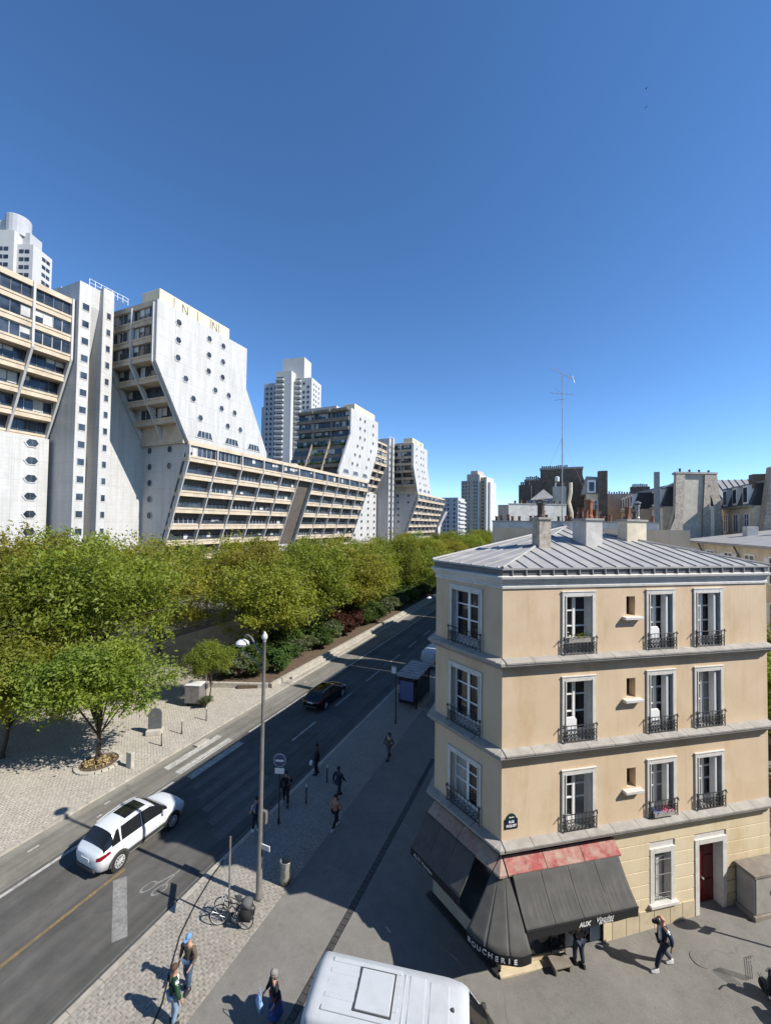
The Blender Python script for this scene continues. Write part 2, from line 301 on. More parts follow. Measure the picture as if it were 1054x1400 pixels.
# asphalt of the side street: gently rising sheet
mb = MB(); xs = [-10.6+i*.8 for i in range(0, 75)]; ys = [-30+i*.8 for i in range(0, 100)]
mb.add([(x, y, gz(x, y)-.004) for y in ys for x in xs], [(j*75+i, j*75+i+1, (j+1)*75+i+1, (j+1)*75+i) for j in range(99) for i in range(74)])
struct(mb.build('side_street', 'rue_asphalt', smooth=True))
sheet('asphalt_footway', -10.6, -4, 49, 420, -.004, 'pave_asphalt')
def kerb(name, x0, x1, y0, y1, z0, z1, step):
    e = struct(MB().box(x0+.02, x1-.02, y0, y1, z0, z1-.02).build(name, 'joint')); n = 0; y = y0; st = None
    while y < y1 and n < 90:
        if st is None: st = MB().box(x0, x1, 0, step-.015, z0+.03, z1).build('kerb_stone', 'kerb', e, bevel=.012); st.location = (0, y, 0)
        else: share(st, 'kerb_stone', (0, y, random.uniform(-.004, .004)), e)
        y += step; n += 1
    if y < y1: MB().box(x0, x1, y, y1, z0+.03, z1).build('kerb_run', 'kerb', e)
kerb('left_kerb', -23.95, -23.72, 4, 420, -.15, .004, 1.)
kerb('right_kerb', -14.32, -14.1, 4, 420, -.15, .004, 1.)
def setts(parent, x0, x1, y0, y1, sx, sy, m, keep=lambda x, y: True):
    V = []; F = []; r = random.Random(3); j = 0; x = x0
    while x < x1:                           # courses run across the walk
        y = y0-(j % 2)*sy*.5
        while y < y1:
            w, l = sx*r.uniform(.89, .96), sy*r.uniform(.89, .96); cx, cy = x+sx/2+r.uniform(-.006, .006), y+sy/2
            if keep(cx, cy):
                h = [r.uniform(-.006, .006)+.002 for _ in range(4)]; n = len(V)
                for (a, b), dz in zip(((-1, -1), (1, -1), (1, 1), (-1, 1)), h): V.append((cx+a*w/2, cy+b*l/2, -.02))
                for (a, b), dz in zip(((-1, -1), (1, -1), (1, 1), (-1, 1)), h): V.append((cx+a*(w/2-.012), cy+b*(l/2-.012), dz))
                F += [(n+4, n+5, n+6, n+7)]+[(n+k, n+(k+1) % 4, n+4+(k+1) % 4, n+4+k) for k in range(4)]
            y += sy
        x += sx; j += 1
    me = bpy.data.meshes.new('setts'); me.from_pydata(V, [], F); me.materials.append(MATS[m]); o = bpy.data.objects.new('setts', me); COL.objects.link(o)
    o.parent = parent; return tag(o, kind='stuff')
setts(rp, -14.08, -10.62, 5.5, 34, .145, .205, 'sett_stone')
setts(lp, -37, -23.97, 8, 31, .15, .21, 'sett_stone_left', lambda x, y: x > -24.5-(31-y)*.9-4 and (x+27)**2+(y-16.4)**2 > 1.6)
# painted markings, each a thin sheet just above the road
def mark(name, pts, m='paint', z=-.094): return struct(MB().quad(*[(x, y, z) for x, y in pts]).build(name, m))
def bar(name, x, w, y0, y1, m='paint', z=-.094): return mark(name, [(x-w/2, y0), (x+w/2, y0), (x+w/2, y1), (x-w/2, y1)], m, z)
bar('white_line', -21.2, .17, -10, 17.3); bar('white_line', -21.2, .17, 23.6, 300); bar('white_line_thin', -21.62, .05, -10, 300, 'paint_faint', -.09)
bar('yellow_line', -17.9, .15, -10, 12.2, 'paint_yellow'); bar('gutter_line', -14.55, .07, -10, 120, 'paint_faint')
for i in range(8):
    x = -22.75+i*1.03; s0 = 18.0-max(0, i-2)*.55
    mark('crossing_stripe', [(x-.25, s0), (x+.25, s0-.05), (x+.25, s0+4.3), (x-.25, s0+4.35)], 'paint' if i < 3 else 'paint_faint')  # stripes past the sunlit three have the shade put into their paint colour
for y in range(24, 110, 6): bar('lane_dash', -17.6, .14, y, y+3, 'paint')
mark('faded_stop_bar', [(-17.75, 11.6), (-17.45, 12.0), (-14.9, 10.35), (-15.2, 9.95)], 'paint_worn')
mb = MB()
for cx, cy in ((-16.1, 12.05), (-15.55, 12.15)):
    R = lambda r: [(cx+r*.55*math.cos(a*math.pi/10)+.2*r*math.sin(a*math.pi/10), cy+r*math.sin(a*math.pi/10), -.094) for a in range(20)]
    mb.rings([R(.34), R(.26)], False)
mb.quad((-15.95, 12.3, -.094), (-15.9, 12.25, -.094), (-15.55, 13.1, -.094), (-15.62, 13.12, -.094)); mb.quad((-15.6, 12.3, -.0935), (-15.55, 12.3, -.0935), (-15.6, 13.2, -.0935), (-15.66, 13.2, -.0935))
struct(mb.build('bicycle_symbol', 'paint_worn'))
for x, y, l in ((-22.9, 10.9, .45), (-22.95, 14.4, .3), (-22.3, 13.6, .25), (-22.9, 33, .4)): bar('paint_patch', x, .12, y, y+l)
for x, y, w in ((-23.1, 20.5, .5), (-24.3, 19.4, .35), (-24.3, 23.5, .3)): struct(MB().box(x-.2, x+.2, y, y+w*2, -.1, .012).build('kerb_ramp_stone', 'kerb'))
# curved dark joint across the sett pavement and the slot drain in the asphalt
pts = [(-14.15, 14.3), (-13.95, 13.4), (-13.55, 12.2), (-13.05, 11.1), (-12.4, 10.2), (-11.75, 9.4), (-11.35, 8.6), (-11.1, 7.4)]
mb = MB(); mb.add([(x+d, y, .0085) for x, y in pts for d in (-.035, .035)], [(2*i, 2*i+1, 2*i+3, 2*i+2) for i in range(len(pts)-1)]); struct(mb.build('kerb_joint', 'tar'))
dr = struct(MB().box(-7.83, -7.57, 5, 26, -.05, .004).build('slot_drain', 'tar'))
g0 = None
for i in range(60):
    if g0 is None: g0 = MB().box(-7.81, -7.59, 0, .22, .004, .012).build('drain_grating', 'grate', dr); g0.location = (0, 8, 0)
    else: share(g0, 'drain_grating', (0, 8+i*.25, 0), dr)
def manhole(x, y, r):
    o = MB().lathe([(r, -.006), (r, .006), (r-.04, .008), (.02, .008)], (x, y, gz(x, y)), 24).build('manhole_cover', 'manhole')
    return struct(o)
manhole(4.55, 17.9, .3); 
struct(MB().box(8.0, 10.5, 14.6, 15.0, .2, .52).build('granite_edging', 'kerb'))

# ------------------------------------------------------------------ corner building with the cut corner
def FR(u, out, z): p = c0+RD*u+RN*out; return (p.x, p.y, z)
def FC(v, out, z): p = c0+CD*v+CN*out; return (p.x, p.y, z)
CW, RW = 3.5, 12.12                      # widths of the cut corner and of the side-street face
L1 = c0+CD*CW; Rr = c0+RD*RW; L2 = Vector((L1.x, 32.7)); R2 = Vector((Rr.x, 32.7))
CB = thing('corner_building', 'peach stuccoed three-storey corner building with cut corner and grey zinc roof', 'building', (c0.x, c0.y, 0))
CBb = (c0.x, c0.y, 0)
def cb(mb, name, m, parent=None, **k): return mb.build(name, m, parent or CB, base=CBb, **k)
def holed(T, u0, u1, z0, z1, holes, m, name, off=0):
    us = sorted({u0, u1, *[h[0] for h in holes], *[h[1] for h in holes]}); zs = sorted({z0, z1, *[h[2] for h in holes], *[h[3] for h in holes]})
    mb = MB(T)
    for a, b in zip(us, us[1:]):
        for c, d in zip(zs, zs[1:]):
            if not any(h[0] <= (a+b)/2 <= h[1] and h[2] <= (c+d)/2 <= h[3] for h in holes):
                mb.quad((a, off, c), (b, off, c), (b, off, d), (a, off, d))
    return cb(mb, name, m)
WR = [(2.56, 3.65), (6.26, 7.28), (8.52, 9.62)]; FL = [(4.42, 6.42), (7.62, 9.82), (10.82, 12.95)]; CWN = (1.08, 2.5)
hr = [(a, b, z0, z1) for a, b in WR for z0, z1 in FL]+[(5.2, 5.6, z1-.78, z1-.05) for z0, z1 in FL]
holed(FR, 0, RW, 4.2, 13.45, hr, 'stucco', 'wall')
holed(FC, 0, CW, 4.2, 13.45, [(CWN[0], CWN[1], z0, z1) for z0, z1 in FL], 'stucco', 'wall')
mb = MB(); mb.quad((L1.x, L1.y, 0), (L2.x, L2.y, 0), (L2.x, L2.y, 13.8), (L1.x, L1.y, 13.8)); mb.quad((Rr.x, Rr.y, 0), (R2.x, R2.y, 0), (R2.x, R2.y, 13.8), (Rr.x, Rr.y, 13.8)); mb.quad((L2.x, L2.y, 0), (R2.x, R2.y, 0), (R2.x, R2.y, 15.4), (L2.x, L2.y, 15.4))
cb(mb, 'rear_wall', 'stucco')
KP = [c0-(RN+CN)*.4, Rr-RN*.42-RD*.1, R2-Vector((.1, .1)), L2+Vector((.1, -.1)), L1-CN*.42+Vector((.12, .1))]
cb(MB().prism([(p.x, p.y) for p in KP], 0, 13.7), 'light_block_core', 'interior')  # unseen solid core, added to stop sun leaking through the hollow building
def reveal(T, a, b, c, d, dep, m='trim'):
    mb = MB(T); mb.quad((a, 0, c), (a, -dep, c), (a, -dep, d), (a, 0, d)); mb.quad((b, 0, c), (b, -dep, c), (b, -dep, d), (b, 0, d)); mb.quad((a, 0, d), (b, 0, d), (b, -dep, d), (a, -dep, d)); mb.quad((a, 0, c), (b, 0, c), (b, -dep, c), (a, -dep, c))
    return mb
def window(T, a, b, c, d, dep=.3, curtain=0, shut=False):
    w = cb(reveal(T, a, b, c, d, dep), 'window', 'trim')
    m = (a+b)/2; y = -dep+.06
    fr = MB(T)
    for x0, x1 in ((a, a+.07), (m-.06, m+.06), (b-.07, b)): fr.box(x0, x1, y-.03, y+.04, c, d)
    for z0, z1 in ((c, c+.32), (d-.08, d), (c+.95, c+1.0), (c+(d-c)*.72, c+(d-c)*.72+.05)): fr.box(a+.07, m-.06, y-.02, y+.03, z0, z1); fr.box(m+.06, b-.07, y-.02, y+.03, z0, z1)
    f = cb(fr, 'window_frame', 'joinery', w); 
    for k, (x0, x1) in enumerate(((a+.07, m-.06), (m+.06, b-.07))):
        for z0, z1 in ((c+.32, c+.95), (c+1.0, c+(d-c)*.72), (c+(d-c)*.72+.05, d-.08)):
            p = MB(T); p.quad((x0, y-.01, z0), (x1, y-.01, z0), (x1, y-.01, z1), (x0, y-.01, z1)); cb(p, 'pane', 'pane_curtain' if (curtain >> k) & 1 else 'glass', w)
    mb = MB(T)
    for q, (x0, x1, z0, z1) in enumerate(((a-.17, a, c-.02, d+.17), (b, b+.17, c-.02, d+.17), (a, b, d, d+.17))):
        mb.box(x0, x1, -.02, .05, z0, z1)
    mb.box(a-.19, b+.19, .0, .07, d+.17, d+.21); mb.box(a-.05, a, -.02, .075, c, d+.05); mb.box(b, b+.05, -.02, .075, c, d+.05)
    cb(mb, 'window_surround', 'trim', bevel=.008)
    if shut:
        s = MB(T); s.box(b-.22, b-.19, -dep+.1, -.02, c+.02, d-.03); s.box(b-.17, b-.14, -dep+.1, -.02, c+.02, d-.03); cb(s, 'folded_shutter', 'joinery', w)
    return w
glassmat('pane_curtain', (.2, .2, .19), .12)
def railing(T, a, b, z, o):
    mb = MB(T); h = .62
    mb.tube([(a-.16, o, z+h), (b+.16, o, z+h)], .016, 6); mb.tube([(a-.15, o, z+.06), (b+.15, o, z+.06)], .014, 6); mb.tube([(a-.15, o, z+.44), (b+.15, o, z+.44)], .01, 6)
    for x in (a-.15, b+.15):
        mb.tube([(x, 0, z+h), (x, o+.03, z+h)], .012, 6); mb.tube([(x, o, z-.02), (x, o, z+h+.06)], .015, 6); mb.tube([(x, o+.01, z+h+.03), (x-.05, o+.1, z+h-.01)], .018, 5)
    n = 9; w = (b-a+.3)/n
    for i in range(n+1): mb.tube([(a-.15+i*w, o, z+.06), (a-.15+i*w, o, z+h)], .009, 5)
    for i in range(n):
        cx = a-.15+(i+.5)*w
        for zz, r in ((z+.15, .055), (z+.27, .06), (z+.38, .045)):
            mb.tube([(cx+r*math.cos(k*math.pi/4), o, zz+r*math.sin(k*math.pi/4)) for k in range(9)], .009, 4)
        mb.tube([(cx-w/2, o, z+.06), (cx+w/2, o, z+.44)], .008, 4); mb.tube([(cx+w/2, o, z+.06), (cx-w/2, o, z+.44)], .008, 4)
    return cb(mb, 'balcony_railing', 'iron')
for i, (a, b) in enumerate(WR):
    for j, (z0, z1) in enumerate(FL):
        window(FR, a, b, z0, z1, .36, curtain=[[2, 0, 0], [3, 1, 1], [1, 3, 1]][i][j] if True else 0, shut=(i > 0)); railing(FR, a, b, z0, .1)
for j, (z0, z1) in enumerate(FL): window(FC, CWN[0], CWN[1], z0, z1, .3, curtain=[2, 0, 0][j]); railing(FC, CWN[0], CWN[1], z0, .1)
for z0, z1 in FL:
    a, b, c, d = 5.2, 5.6, z1-.78, z1-.05
    w = cb(reveal(FR, a, b, c, d, .3, 'stucco'), 'small_window', 'stucco'); p = MB(FR); p.quad((a, -.3, c), (b, -.3, c), (b, -.3, d), (a, -.3, d)); cb(p, 'pane', 'glass', w)
    cb(MB(FR).box(a-.2, b+.22, -.02, .2, c-.14, c-.03), 'window_sill', 'trim', w, bevel=.015)
# things kept on the window ledges belong to nobody's wall: white panels and flower boxes
def ledge(name, label, cat, T, a, b, z0, z1, m, o=.05):
    p = Vector(T((a+b)/2, o, z0)); e = thing(name, label, cat, p)
    return e, p
for (a, b), z0, lab in ((WR[1], 10.86, 'white board leaning behind the railing of the top middle window'), (WR[1], 7.66, 'white board leaning behind the railing of the second floor middle window'), (WR[0], 7.66, 'white board behind the railing of the second floor window nearest the cut corner')):
    mb = MB(FR); mb.prism([(a+.02, z0), (a+.5, z0), (a+.5, z0+.72), (a+.42, z0+.82), (a+.06, z0+.82), (a+.02, z0+.76)], -.1, -.04, 'y'); q = FR(a+.25, -.07, z0); tag(mb.build('white_board', 'sign_white', base=q, bevel=.01), lab, 'board', 'white boards on window ledges')
def flowerbox(label, T, a, b, z, o, cols):
    q = T((a+b)/2, o, z); e = thing('flower_box', label, 'flower box', q); r = random.Random(int(a*100))
    MB(T).box(a, b, o-.09, o+.09, z, z+.16).build('trough', 'cornice', e, base=q)
    for k, cm in enumerate(cols):
        mb = MB(T); n = 60
        for _ in range(n):
            x = a+(b-a)*(k+r.random())/len(cols); y = o+r.uniform(-.14, .14); zz = z+.16+r.uniform(-.03, .2)*r.random(); s = r.uniform(.03, .05)
            v = [Vector((r.uniform(-1, 1), r.uniform(-1, 1), r.uniform(-.3, 1))).normalized()*s for _ in range(3)]
            mb.quad(*[(x+w.x, y+w.y, zz+w.z) for w in v])
        mb.build('blossom' if 'flower' in cm else 'foliage', cm, e, base=q)
flowerbox('flower box of white blooms in the top window nearest the cut corner', FR, 2.62, 3.55, 11.28, .02, ['flower_white', 'leaf_bush', 'leaf_yellow', 'leaf_bush'])
flowerbox('flower box with blue and pink blooms in the first floor middle window', FR, 6.28, 7.2, 4.5, .1, ['flower_blue', 'flower_pink', 'flower_pink'])
# ledges between storeys: moulded course plus single cover slabs
def offs(o):      # plan polyline offset outwards by o (avenue face, cut corner, side-street face) with mitres
    d = [Vector((0, -1)), -CD, RD]; n = [Vector((-1, 0)), CN, RN]; P = [L2, L1, c0, Rr]; out = []
    for i, p in enumerate(P):
        if i in (0, 3): k = n[0] if i == 0 else n[2]; out.append(p+k*o)
        else: m = (n[i-1]+n[i]); out.append(p+m*(o/(m.dot(n[i]))))
    return out
def course(name, prof, m, parent=None):
    R = []
    for pt in range(4): R.append([(*offs(o)[pt], z) for o, z in prof])
    mb = MB(); n = len(prof)
    mb.add([p for r in R for p in r], [(k*n+i, k*n+i+1, (k+1)*n+i+1, (k+1)*n+i) for k in range(3) for i in range(n-1)]+[(0,)+tuple(range(1, n)), tuple(3*n+i for i in range(n))[::-1]])
    return cb(mb, name, m, parent)
for zt in (10.82, 7.62, 4.42):
    lg = course('ledge', [(0, zt-.02), (.3, zt-.1), (.3, zt-.2), (.24, zt-.22), (.16, zt-.34), (.06, zt-.4), (.0, zt-.42)], 'cornice')
    n = 11; w = RW/n
    for i in range(n):
        e = random.uniform(-.003, .004); s = MB(FR); s.loft([(i*w+.008, .0, zt+.012+e), (i*w+.008, .33, zt-.075+e), (i*w+.008, .33, zt-.13+e), (i*w+.008, 0, zt-.05)], [((i+1)*w-.008, .0, zt+.012+e), ((i+1)*w-.008, .33, zt-.075+e), ((i+1)*w-.008, .33, zt-.13+e), ((i+1)*w-.008, 0, zt-.05)]); cb(s, 'ledge_slab', 'cornice', lg)
    for i in range(3):
        w2 = CW/3; s = MB(FC); s.loft([(i*w2+.02, .0, zt+.012), (i*w2+.02, .33, zt-.075), (i*w2+.02, .33, zt-.13), (i*w2+.02, 0, zt-.05)], [((i+1)*w2-.008, .0, zt+.012), ((i+1)*w2-.008, .33, zt-.075), ((i+1)*w2-.008, .33, zt-.13), ((i+1)*w2-.008, 0, zt-.05)]); cb(s, 'ledge_slab', 'cornice', lg)
course('cornice', [(0, 13.3), (.05, 13.3), (.06, 13.38), (.03, 13.4), (.03, 13.5), (.1, 13.52), (.13, 13.64), (.2, 13.66), (.22, 13.74), (0, 13.79)], 'trim')
course('gutter', [(.02, 13.78), (.08, 13.8), (.08, 13.95), (.14, 14.0), (.13, 14.03), (.02, 14.02)], 'zinc_dark')
gb = None
for i in range(22):
    if gb is None: gb = cb(MB(FR).box(.3, .33, .08, .15, 13.77, 14.0), 'gutter_bracket', 'zinc'); 
    else:
        s = share(gb, 'gutter_bracket', (RD.x*i*.55, RD.y*i*.55, 0), CB)
# roof: four zinc slopes, raised seams
EO = [Vector((*p, 14.05)) for p in offs(.16)]; AP = Vector((.26, 23.06, 15.52)); RE = Vector((.2, 32.7, 15.6)); ER2 = Vector((R2.x+.1, R2.y, 14.05))
mb = MB(); th = Vector((0, 0, .05))
for P in ((EO[2], EO[3], AP), (EO[1], EO[2], AP), (EO[0], EO[1], AP, RE), (EO[3], ER2, RE, AP)): mb.quad(*P)
roof = cb(mb, 'roof', 'zinc')
mb = MB()
for a, b in ((EO[0], EO[1]), (EO[1], EO[2]), (EO[2], EO[3])): mb.quad(a, b, b-th*1.3, a-th*1.3)
cb(mb, 'eaves_edge', 'zinc', roof)
def seams(a, b, apex, step, other=None):
    d = (b-a); L = d.length; d = d.normalized(); n = (b-a).cross(apex-a).normalized(); n = n if n.z > 0 else -n
    up = n.cross(d).normalized(); up = up if up.z > 0 else -up
    ua = (apex-a).dot(d); h = (apex-a).dot(up); k = 0; u = step*.6
    while u < L-.1:
        if other is not None and u < (other-a).dot(d)*0+ua: pass
        t = u/ua*h if u < ua else (L-u)/(L-ua)*h
        if other is not None: t = h if u < ua else t; t = min(t, h)
        p = a+d*u; q = p+up*max(.1, t-.03); w = d*.022
        mb = MB(); mb.loft([p-w-n*.01, p+w-n*.01, p+w*.7+n*.045, p-w*.7+n*.045], [q-w-n*.01, q+w-n*.01, q+w*.7+n*.045, q-w*.7+n*.045]); cb(mb, 'roof_seam', 'zinc', roof); u += step
seams(EO[2], EO[3], AP, .62); seams(EO[1], EO[2], AP, .62)
# avenue slope: seams up to the ridge
for i in range(1, 25):
    y = EO[1].y+i*.64
    if y > 32.5: break
    k = min(1, (y-EO[1].y)/(AP.y-EO[1].y)); a = Vector((EO[0].x, y, 14.05)); b = a.lerp(Vector((AP.x, y, 15.52)), k*.99); w = Vector((0, .022, 0)); n = Vector((-.28, 0, .96))
    mb = MB(); mb.loft([a-w, a+w, a+w*.7+n*.045, a-w*.7+n*.045], [b-w, b+w, b+w*.7+n*.045, b-w*.7+n*.045]); cb(mb, 'roof_seam', 'zinc', roof)
for a, b in ((EO[3], AP), (EO[2], AP), (EO[1], AP), (AP, RE)):
    cb(MB().tube([a+Vector((0, 0, .03)), b+Vector((0, 0, .03))], .06, 6), 'hip_roll', 'zinc', roof)
# chimneys and pots
def pot(parent, x, y, z, h=.38, r=.11, m='pot', base=CBb, cap=False):
    mb = MB().lathe([(r, 0), (r*.95, h*.15), (r*.8, h*.2), (r*.88, h*.85), (r*1.08, h*.9), (r*1.08, h), (r*.75, h), (r*.7, h*.7)], (x, y, z), 10)
    if cap: mb.lathe([(r*1.5, h+.08), (r*1.5, h+.12), (.01, h+.2)], (x, y, z), 10); mb.tube([(x+r, y, z+h), (x+r, y, z+h+.1)], .015, 4); mb.tube([(x-r, y, z+h), (x-r, y, z+h+.1)], .015, 4)
    return mb.build('chimney_pot', m, parent, smooth=False, base=base)
def stack(T, a, b, o0, o1, z0, z1, m, name='chimney', parent=None, base=CBb, capm='cornice'):
    c = MB(T).box(a, b, o0, o1, z0, z1).build(name, m, parent or CB, base=base, bevel=.015)
    MB(T).box(a-.06, b+.06, o0-.06, o1+.06, z1-.002, z1+.09).build('chimney_cap', capm, c, base=base, bevel=.01); return c
UA = lambda x, y: ((x-c0.x)*RD.x+(y-c0.y)*RD.y, (x-c0.x)*RN.x+(y-c0.y)*RN.y)
u, o = UA(-.6, 18.3)
ch = stack(FR, u-.28, u+.28, o-.55, o+.0, 14.3, 15.85, 'rubble', parent=CB); pot(ch, *FR(u-.03, o-.27, 15.94)[:2], 15.94, .62, .17, 'pot_dark', cap=True); pot(ch, *FR(u+.16, o-.4, 15.94)[:2], 15.94, .3, .1)
u, o = UA(1.37, 20.0)
ch = stack(FR, u-.42, u+.42, o-.9, o, 14.3, 15.85, 'plaster_white')
for k, (du, do, hh, r, m) in enumerate(((-.26, -.2, .35, .1, 'pot'), (-.02, -.3, .85, .17, 'pot_bright'), (.25, -.25, .4, .11, 'pot'), (-.2, -.65, .5, .12, 'pot'), (.2, -.65, .3, .1, 'pot_dark'))): pot(ch, *FR(u+du, o+do, 0)[:2], 15.94, hh, r, m)
u, o = UA(3.3, 22.3)
ch = stack(FR, u-.5, u+.1, o-.6, o, 14.4, 15.85, 'plaster_cream'); pot(ch, *FR(u-.2, o-.3, 0)[:2], 15.94, .6, .14, 'pot'); pot(ch, *FR(u-.35, o-.15, 0)[:2], 15.94, .3, .1, 'pot')
ch = stack(FR, u+.45, u+1.0, o-1.1, o-.4, 14.4, 15.85, 'plaster_cream'); pot(ch, *FR(u+.6, o-.7, 0)[:2], 15.94, .42, .12, 'pot_dark'); pot(ch, *FR(u+.85, o-.8, 0)[:2], 15.94, .75, .12, 'galv', cap=True)
W0 = lambda x, y, z: (x, y, z)
ch = stack(W0, -5.0, 6.2, 32.72, 33.2, 13.6, 15.85, 'plaster_white', 'party_wall')
for i in range(26):
    x = -4.7+i*.42+random.uniform(-.08, .08)
    if random.random() < .75: pot(ch, x, 32.95, 15.94, random.choice((.35, .4, .4, .48)), .12, random.choice(('pot', 'pot', 'pot', 'pot_dark')))
# street plate, number plate
sp = cb(MB(FR).prism([(.12, 4.82), (.62, 4.82), (.62, 5.16), (.56, 5.18), (.53, 5.27), (.45, 5.33), (.37, 5.35), (.29, 5.33), (.21, 5.27), (.18, 5.18), (.12, 5.16)], .0, .025, 'y'), 'street_plate', 'enamel_green')
cb(MB(FR).box(.145, .595, .02, .031, 4.845, 5.14), 'plate_field', 'enamel_navy', sp)
rdir = (RD.x, RD.y, 0); up = (0, 0, 1); base_m = Matrix.Translation((-c0.x, -c0.y, 0))
for tx, zz, sz in (('RUE', 5.065, .115), ('RIQUET', 4.93, .115), ('19e Arr', 5.225, .06)):
    text('plate_lettering', tx, 'sign_white', sz, base_m @ frame4(FR(.37, .034, zz), rdir, up), sp, .002, bold=.004)
npl = cb(MB(FR).box(8.98, 9.16, 0, .02, 3.7, 3.84), 'number_plate', 'enamel_navy'); text('plate_number', '85', 'sign_white', .13, base_m @ frame4(FR(9.07, .024, 3.77), rdir, up), npl, .002)
# ground floor, side-street face: rusticated courses
gholes = [(6.4, 7.16, 1.2, 3.02), (8.5, 9.65, .36, 3.05)]
zc = [.93, 1.42, 1.93, 2.44, 2.95, 3.46, 3.97, 4.2]
for z0, z1 in zip(zc, zc[1:]):
    cuts = sorted([(max(h[0]-.2, 0), h[1]+.2) for h in gholes if h[2]-.1 < z1-.03 and h[3]+.2 > z0+.03]); x = 4.55
    for a, b in cuts+[(RW, RW)]:
        if a-x > .05: cb(MB(FR).box(x, a, -.12, .03, z0+.008, z1-.012), 'stone_course', 'stucco_base', bevel=.012)
        x = b
holed(FR, 4.5, RW, 0, 4.2, gholes, 'trim', 'base_wall', -.008)
x = 4.5; i = 0
while x < 8.2:
    w = random.uniform(.55, .8); cb(MB(FR).box(x, min(8.25, x+w-.012), -.05, .06, .0, .9+.012*x), 'plinth_stone', 'stone_base', bevel=.012); x += w
cb(MB(FR).box(9.9, RW, -.05, .05, .2, .94), 'plinth_stone', 'stone_base')
# barred window and red door
a, b, c, d = gholes[0]
w = cb(reveal(FR, a, b, c, d, .28), 'barred_window', 'trim'); p = MB(FR); p.quad((a, -.25, c), (b, -.25, c), (b, -.25, d), (a, -.25, d)); cb(p, 'pane', 'glass', w)
mb = MB(FR); mb.box(a-.2, a, -.02, .05, c-.02, d+.2); mb.box(b, b+.2, -.02, .05, c-.02, d+.2); mb.box(a, b, -.02, .05, d, d+.2); cb(mb, 'window_surround', 'trim', w, bevel=.01)
cb(MB(FR).box(a-.26, b+.26, -.02, .16, c-.14, c-.02), 'window_sill', 'trim', w, bevel=.015)
mb = MB(FR); mb.box(a, a+.05, -.24, -.18, c, d); mb.box(b-.05, b, -.24, -.18, c, d); mb.box(a, b, -.24, -.18, d-.36, d-.3); mb.box((a+b)/2-.04, (a+b)/2+.04, -.24, -.18, c, d-.36); mb.box(a+.3, b-.2, -.23, -.19, c, d-.36); cb(mb, 'window_frame', 'joinery', w)
mb = MB(FR)
for z in (c+.12, c+.3, c+1.0, c+1.55): mb.tube([(a-.02, .03, z), (b+.02, .03, z)], .014, 6)
for i in range(7): mb.tube([(a+.06+i*(b-a-.12)/6, .03, c+.05), (a+.06+i*(b-a-.12)/6, .03, c+1.62)], .01, 6)
cb(mb, 'window_bars', 'galv', w)
a, b, c, d = gholes[1]
dw = cb(reveal(FR, a, b, c, d, .4), 'doorway', 'trim'); mb = MB(FR); mb.box(a-.2, a, -.02, .06, c-.05, d+.2); mb.box(b, b+.2, -.02, .06, c-.05, d+.2); mb.box(a, b, -.02, .06, d, d+.2); cb(mb, 'door_surround', 'trim', dw, bevel=.012)
dr_ = cb(MB(FR).box(a, b, -.4, -.34, c, d), 'door', 'door_red', dw)
mb = MB(FR)
for x0 in (a+.08, a+.62):
    for z0, z1 in ((c+.12, c+.95), (c+1.1, c+1.9), (c+2.0, c+2.55)): mb.box(x0, x0+.44, -.34, -.315, z0, z1)
cb(mb, 'door_panel', 'door_red', dw, bevel=.015)
cb(MB(FR).box(a+.55, a+.6, -.34, -.26, c+1.0, c+1.05), 'door_handle', 'alloy', dw); cb(MB(FR).box(a-.25, b+.25, -.4, .12, .2, c-.003), 'door_step', 'stone_base', dw)
# shop front below the ledge
mb = MB(FR); mb.quad((0, -.3, 0), (4.5, -.3, 0), (4.5, -.3, 4.2), (0, -.3, 4.2)); mb.quad((4.5, -.3, 0), (4.5, 0, 0), (4.5, 0, 4.2), (4.5, -.3, 4.2)); mb.quad((0, -.3, 3.6), (4.5, -.3, 3.6), (4.5, 0, 3.6), (0, 0, 3.6))
cb(mb, 'shop_interior_wall', 'interior'); mb = MB(FR); mb.quad((0, -.0, 3.2), (4.5, 0, 3.2), (4.5, 0, 4.2), (0, 0, 4.2)); cb(mb, 'shop_fascia', 'awning_trim')
mb = MB(FC); mb.quad((0, 0, 3.2), (CW, 0, 3.2), (CW, 0, 4.2), (0, 0, 4.2)); cb(mb, 'shop_fascia', 'awning_trim')
for u0, u1 in ((1.1, 1.95), (2.0, 2.5), (2.55, 3.0), (3.6, 4.1)):
    cb(MB(FR).box(u0, u1, -.06, -.02, .25, 3.2), 'shop_glass', 'glass_blue'); cb(MB(FR).box(u1, u1+.05, -.1, .02, .1, 3.2), 'shop_mullion', 'iron')
cb(MB(FR).box(0, 1.05, -.25, .03, .0, .62), 'shop_plinth', 'stucco_base', bevel=.02); cb(MB(FR).box(1.05, 2.5, -.2, .02, 0, .24), 'shop_plinth', 'stone_base'); cb(MB(FR).box(-.15, 2.6, .03, .28, 0, .1), 'shop_step', 'stone_base', bevel=.02)
cb(MB(FR).box(4.12, 4.52, -.2, .05, .0, 3.3), 'shop_pier', 'stucco_base', bevel=.02); cb(MB(FR).box(0, .3, -.2, .02, .62, 3.3), 'shop_pier', 'iron')
cb(MB(FC).box(.05, CW, -.3, -.02, .6, 3.3), 'shop_glass', 'glass'); cb(MB(FC).box(0, CW, -.25, .03, 0, .6), 'shop_plinth', 'stone_base', bevel=.02); cb(MB(FC).box(-.1, CW+.1, .03, .3, 0, .1), 'shop_step', 'tar', bevel=.02)
cb(MB(FC).box(2.35, 3.1, -.02, .03, .75, 2.3), 'shop_panel', 'plaster_white')
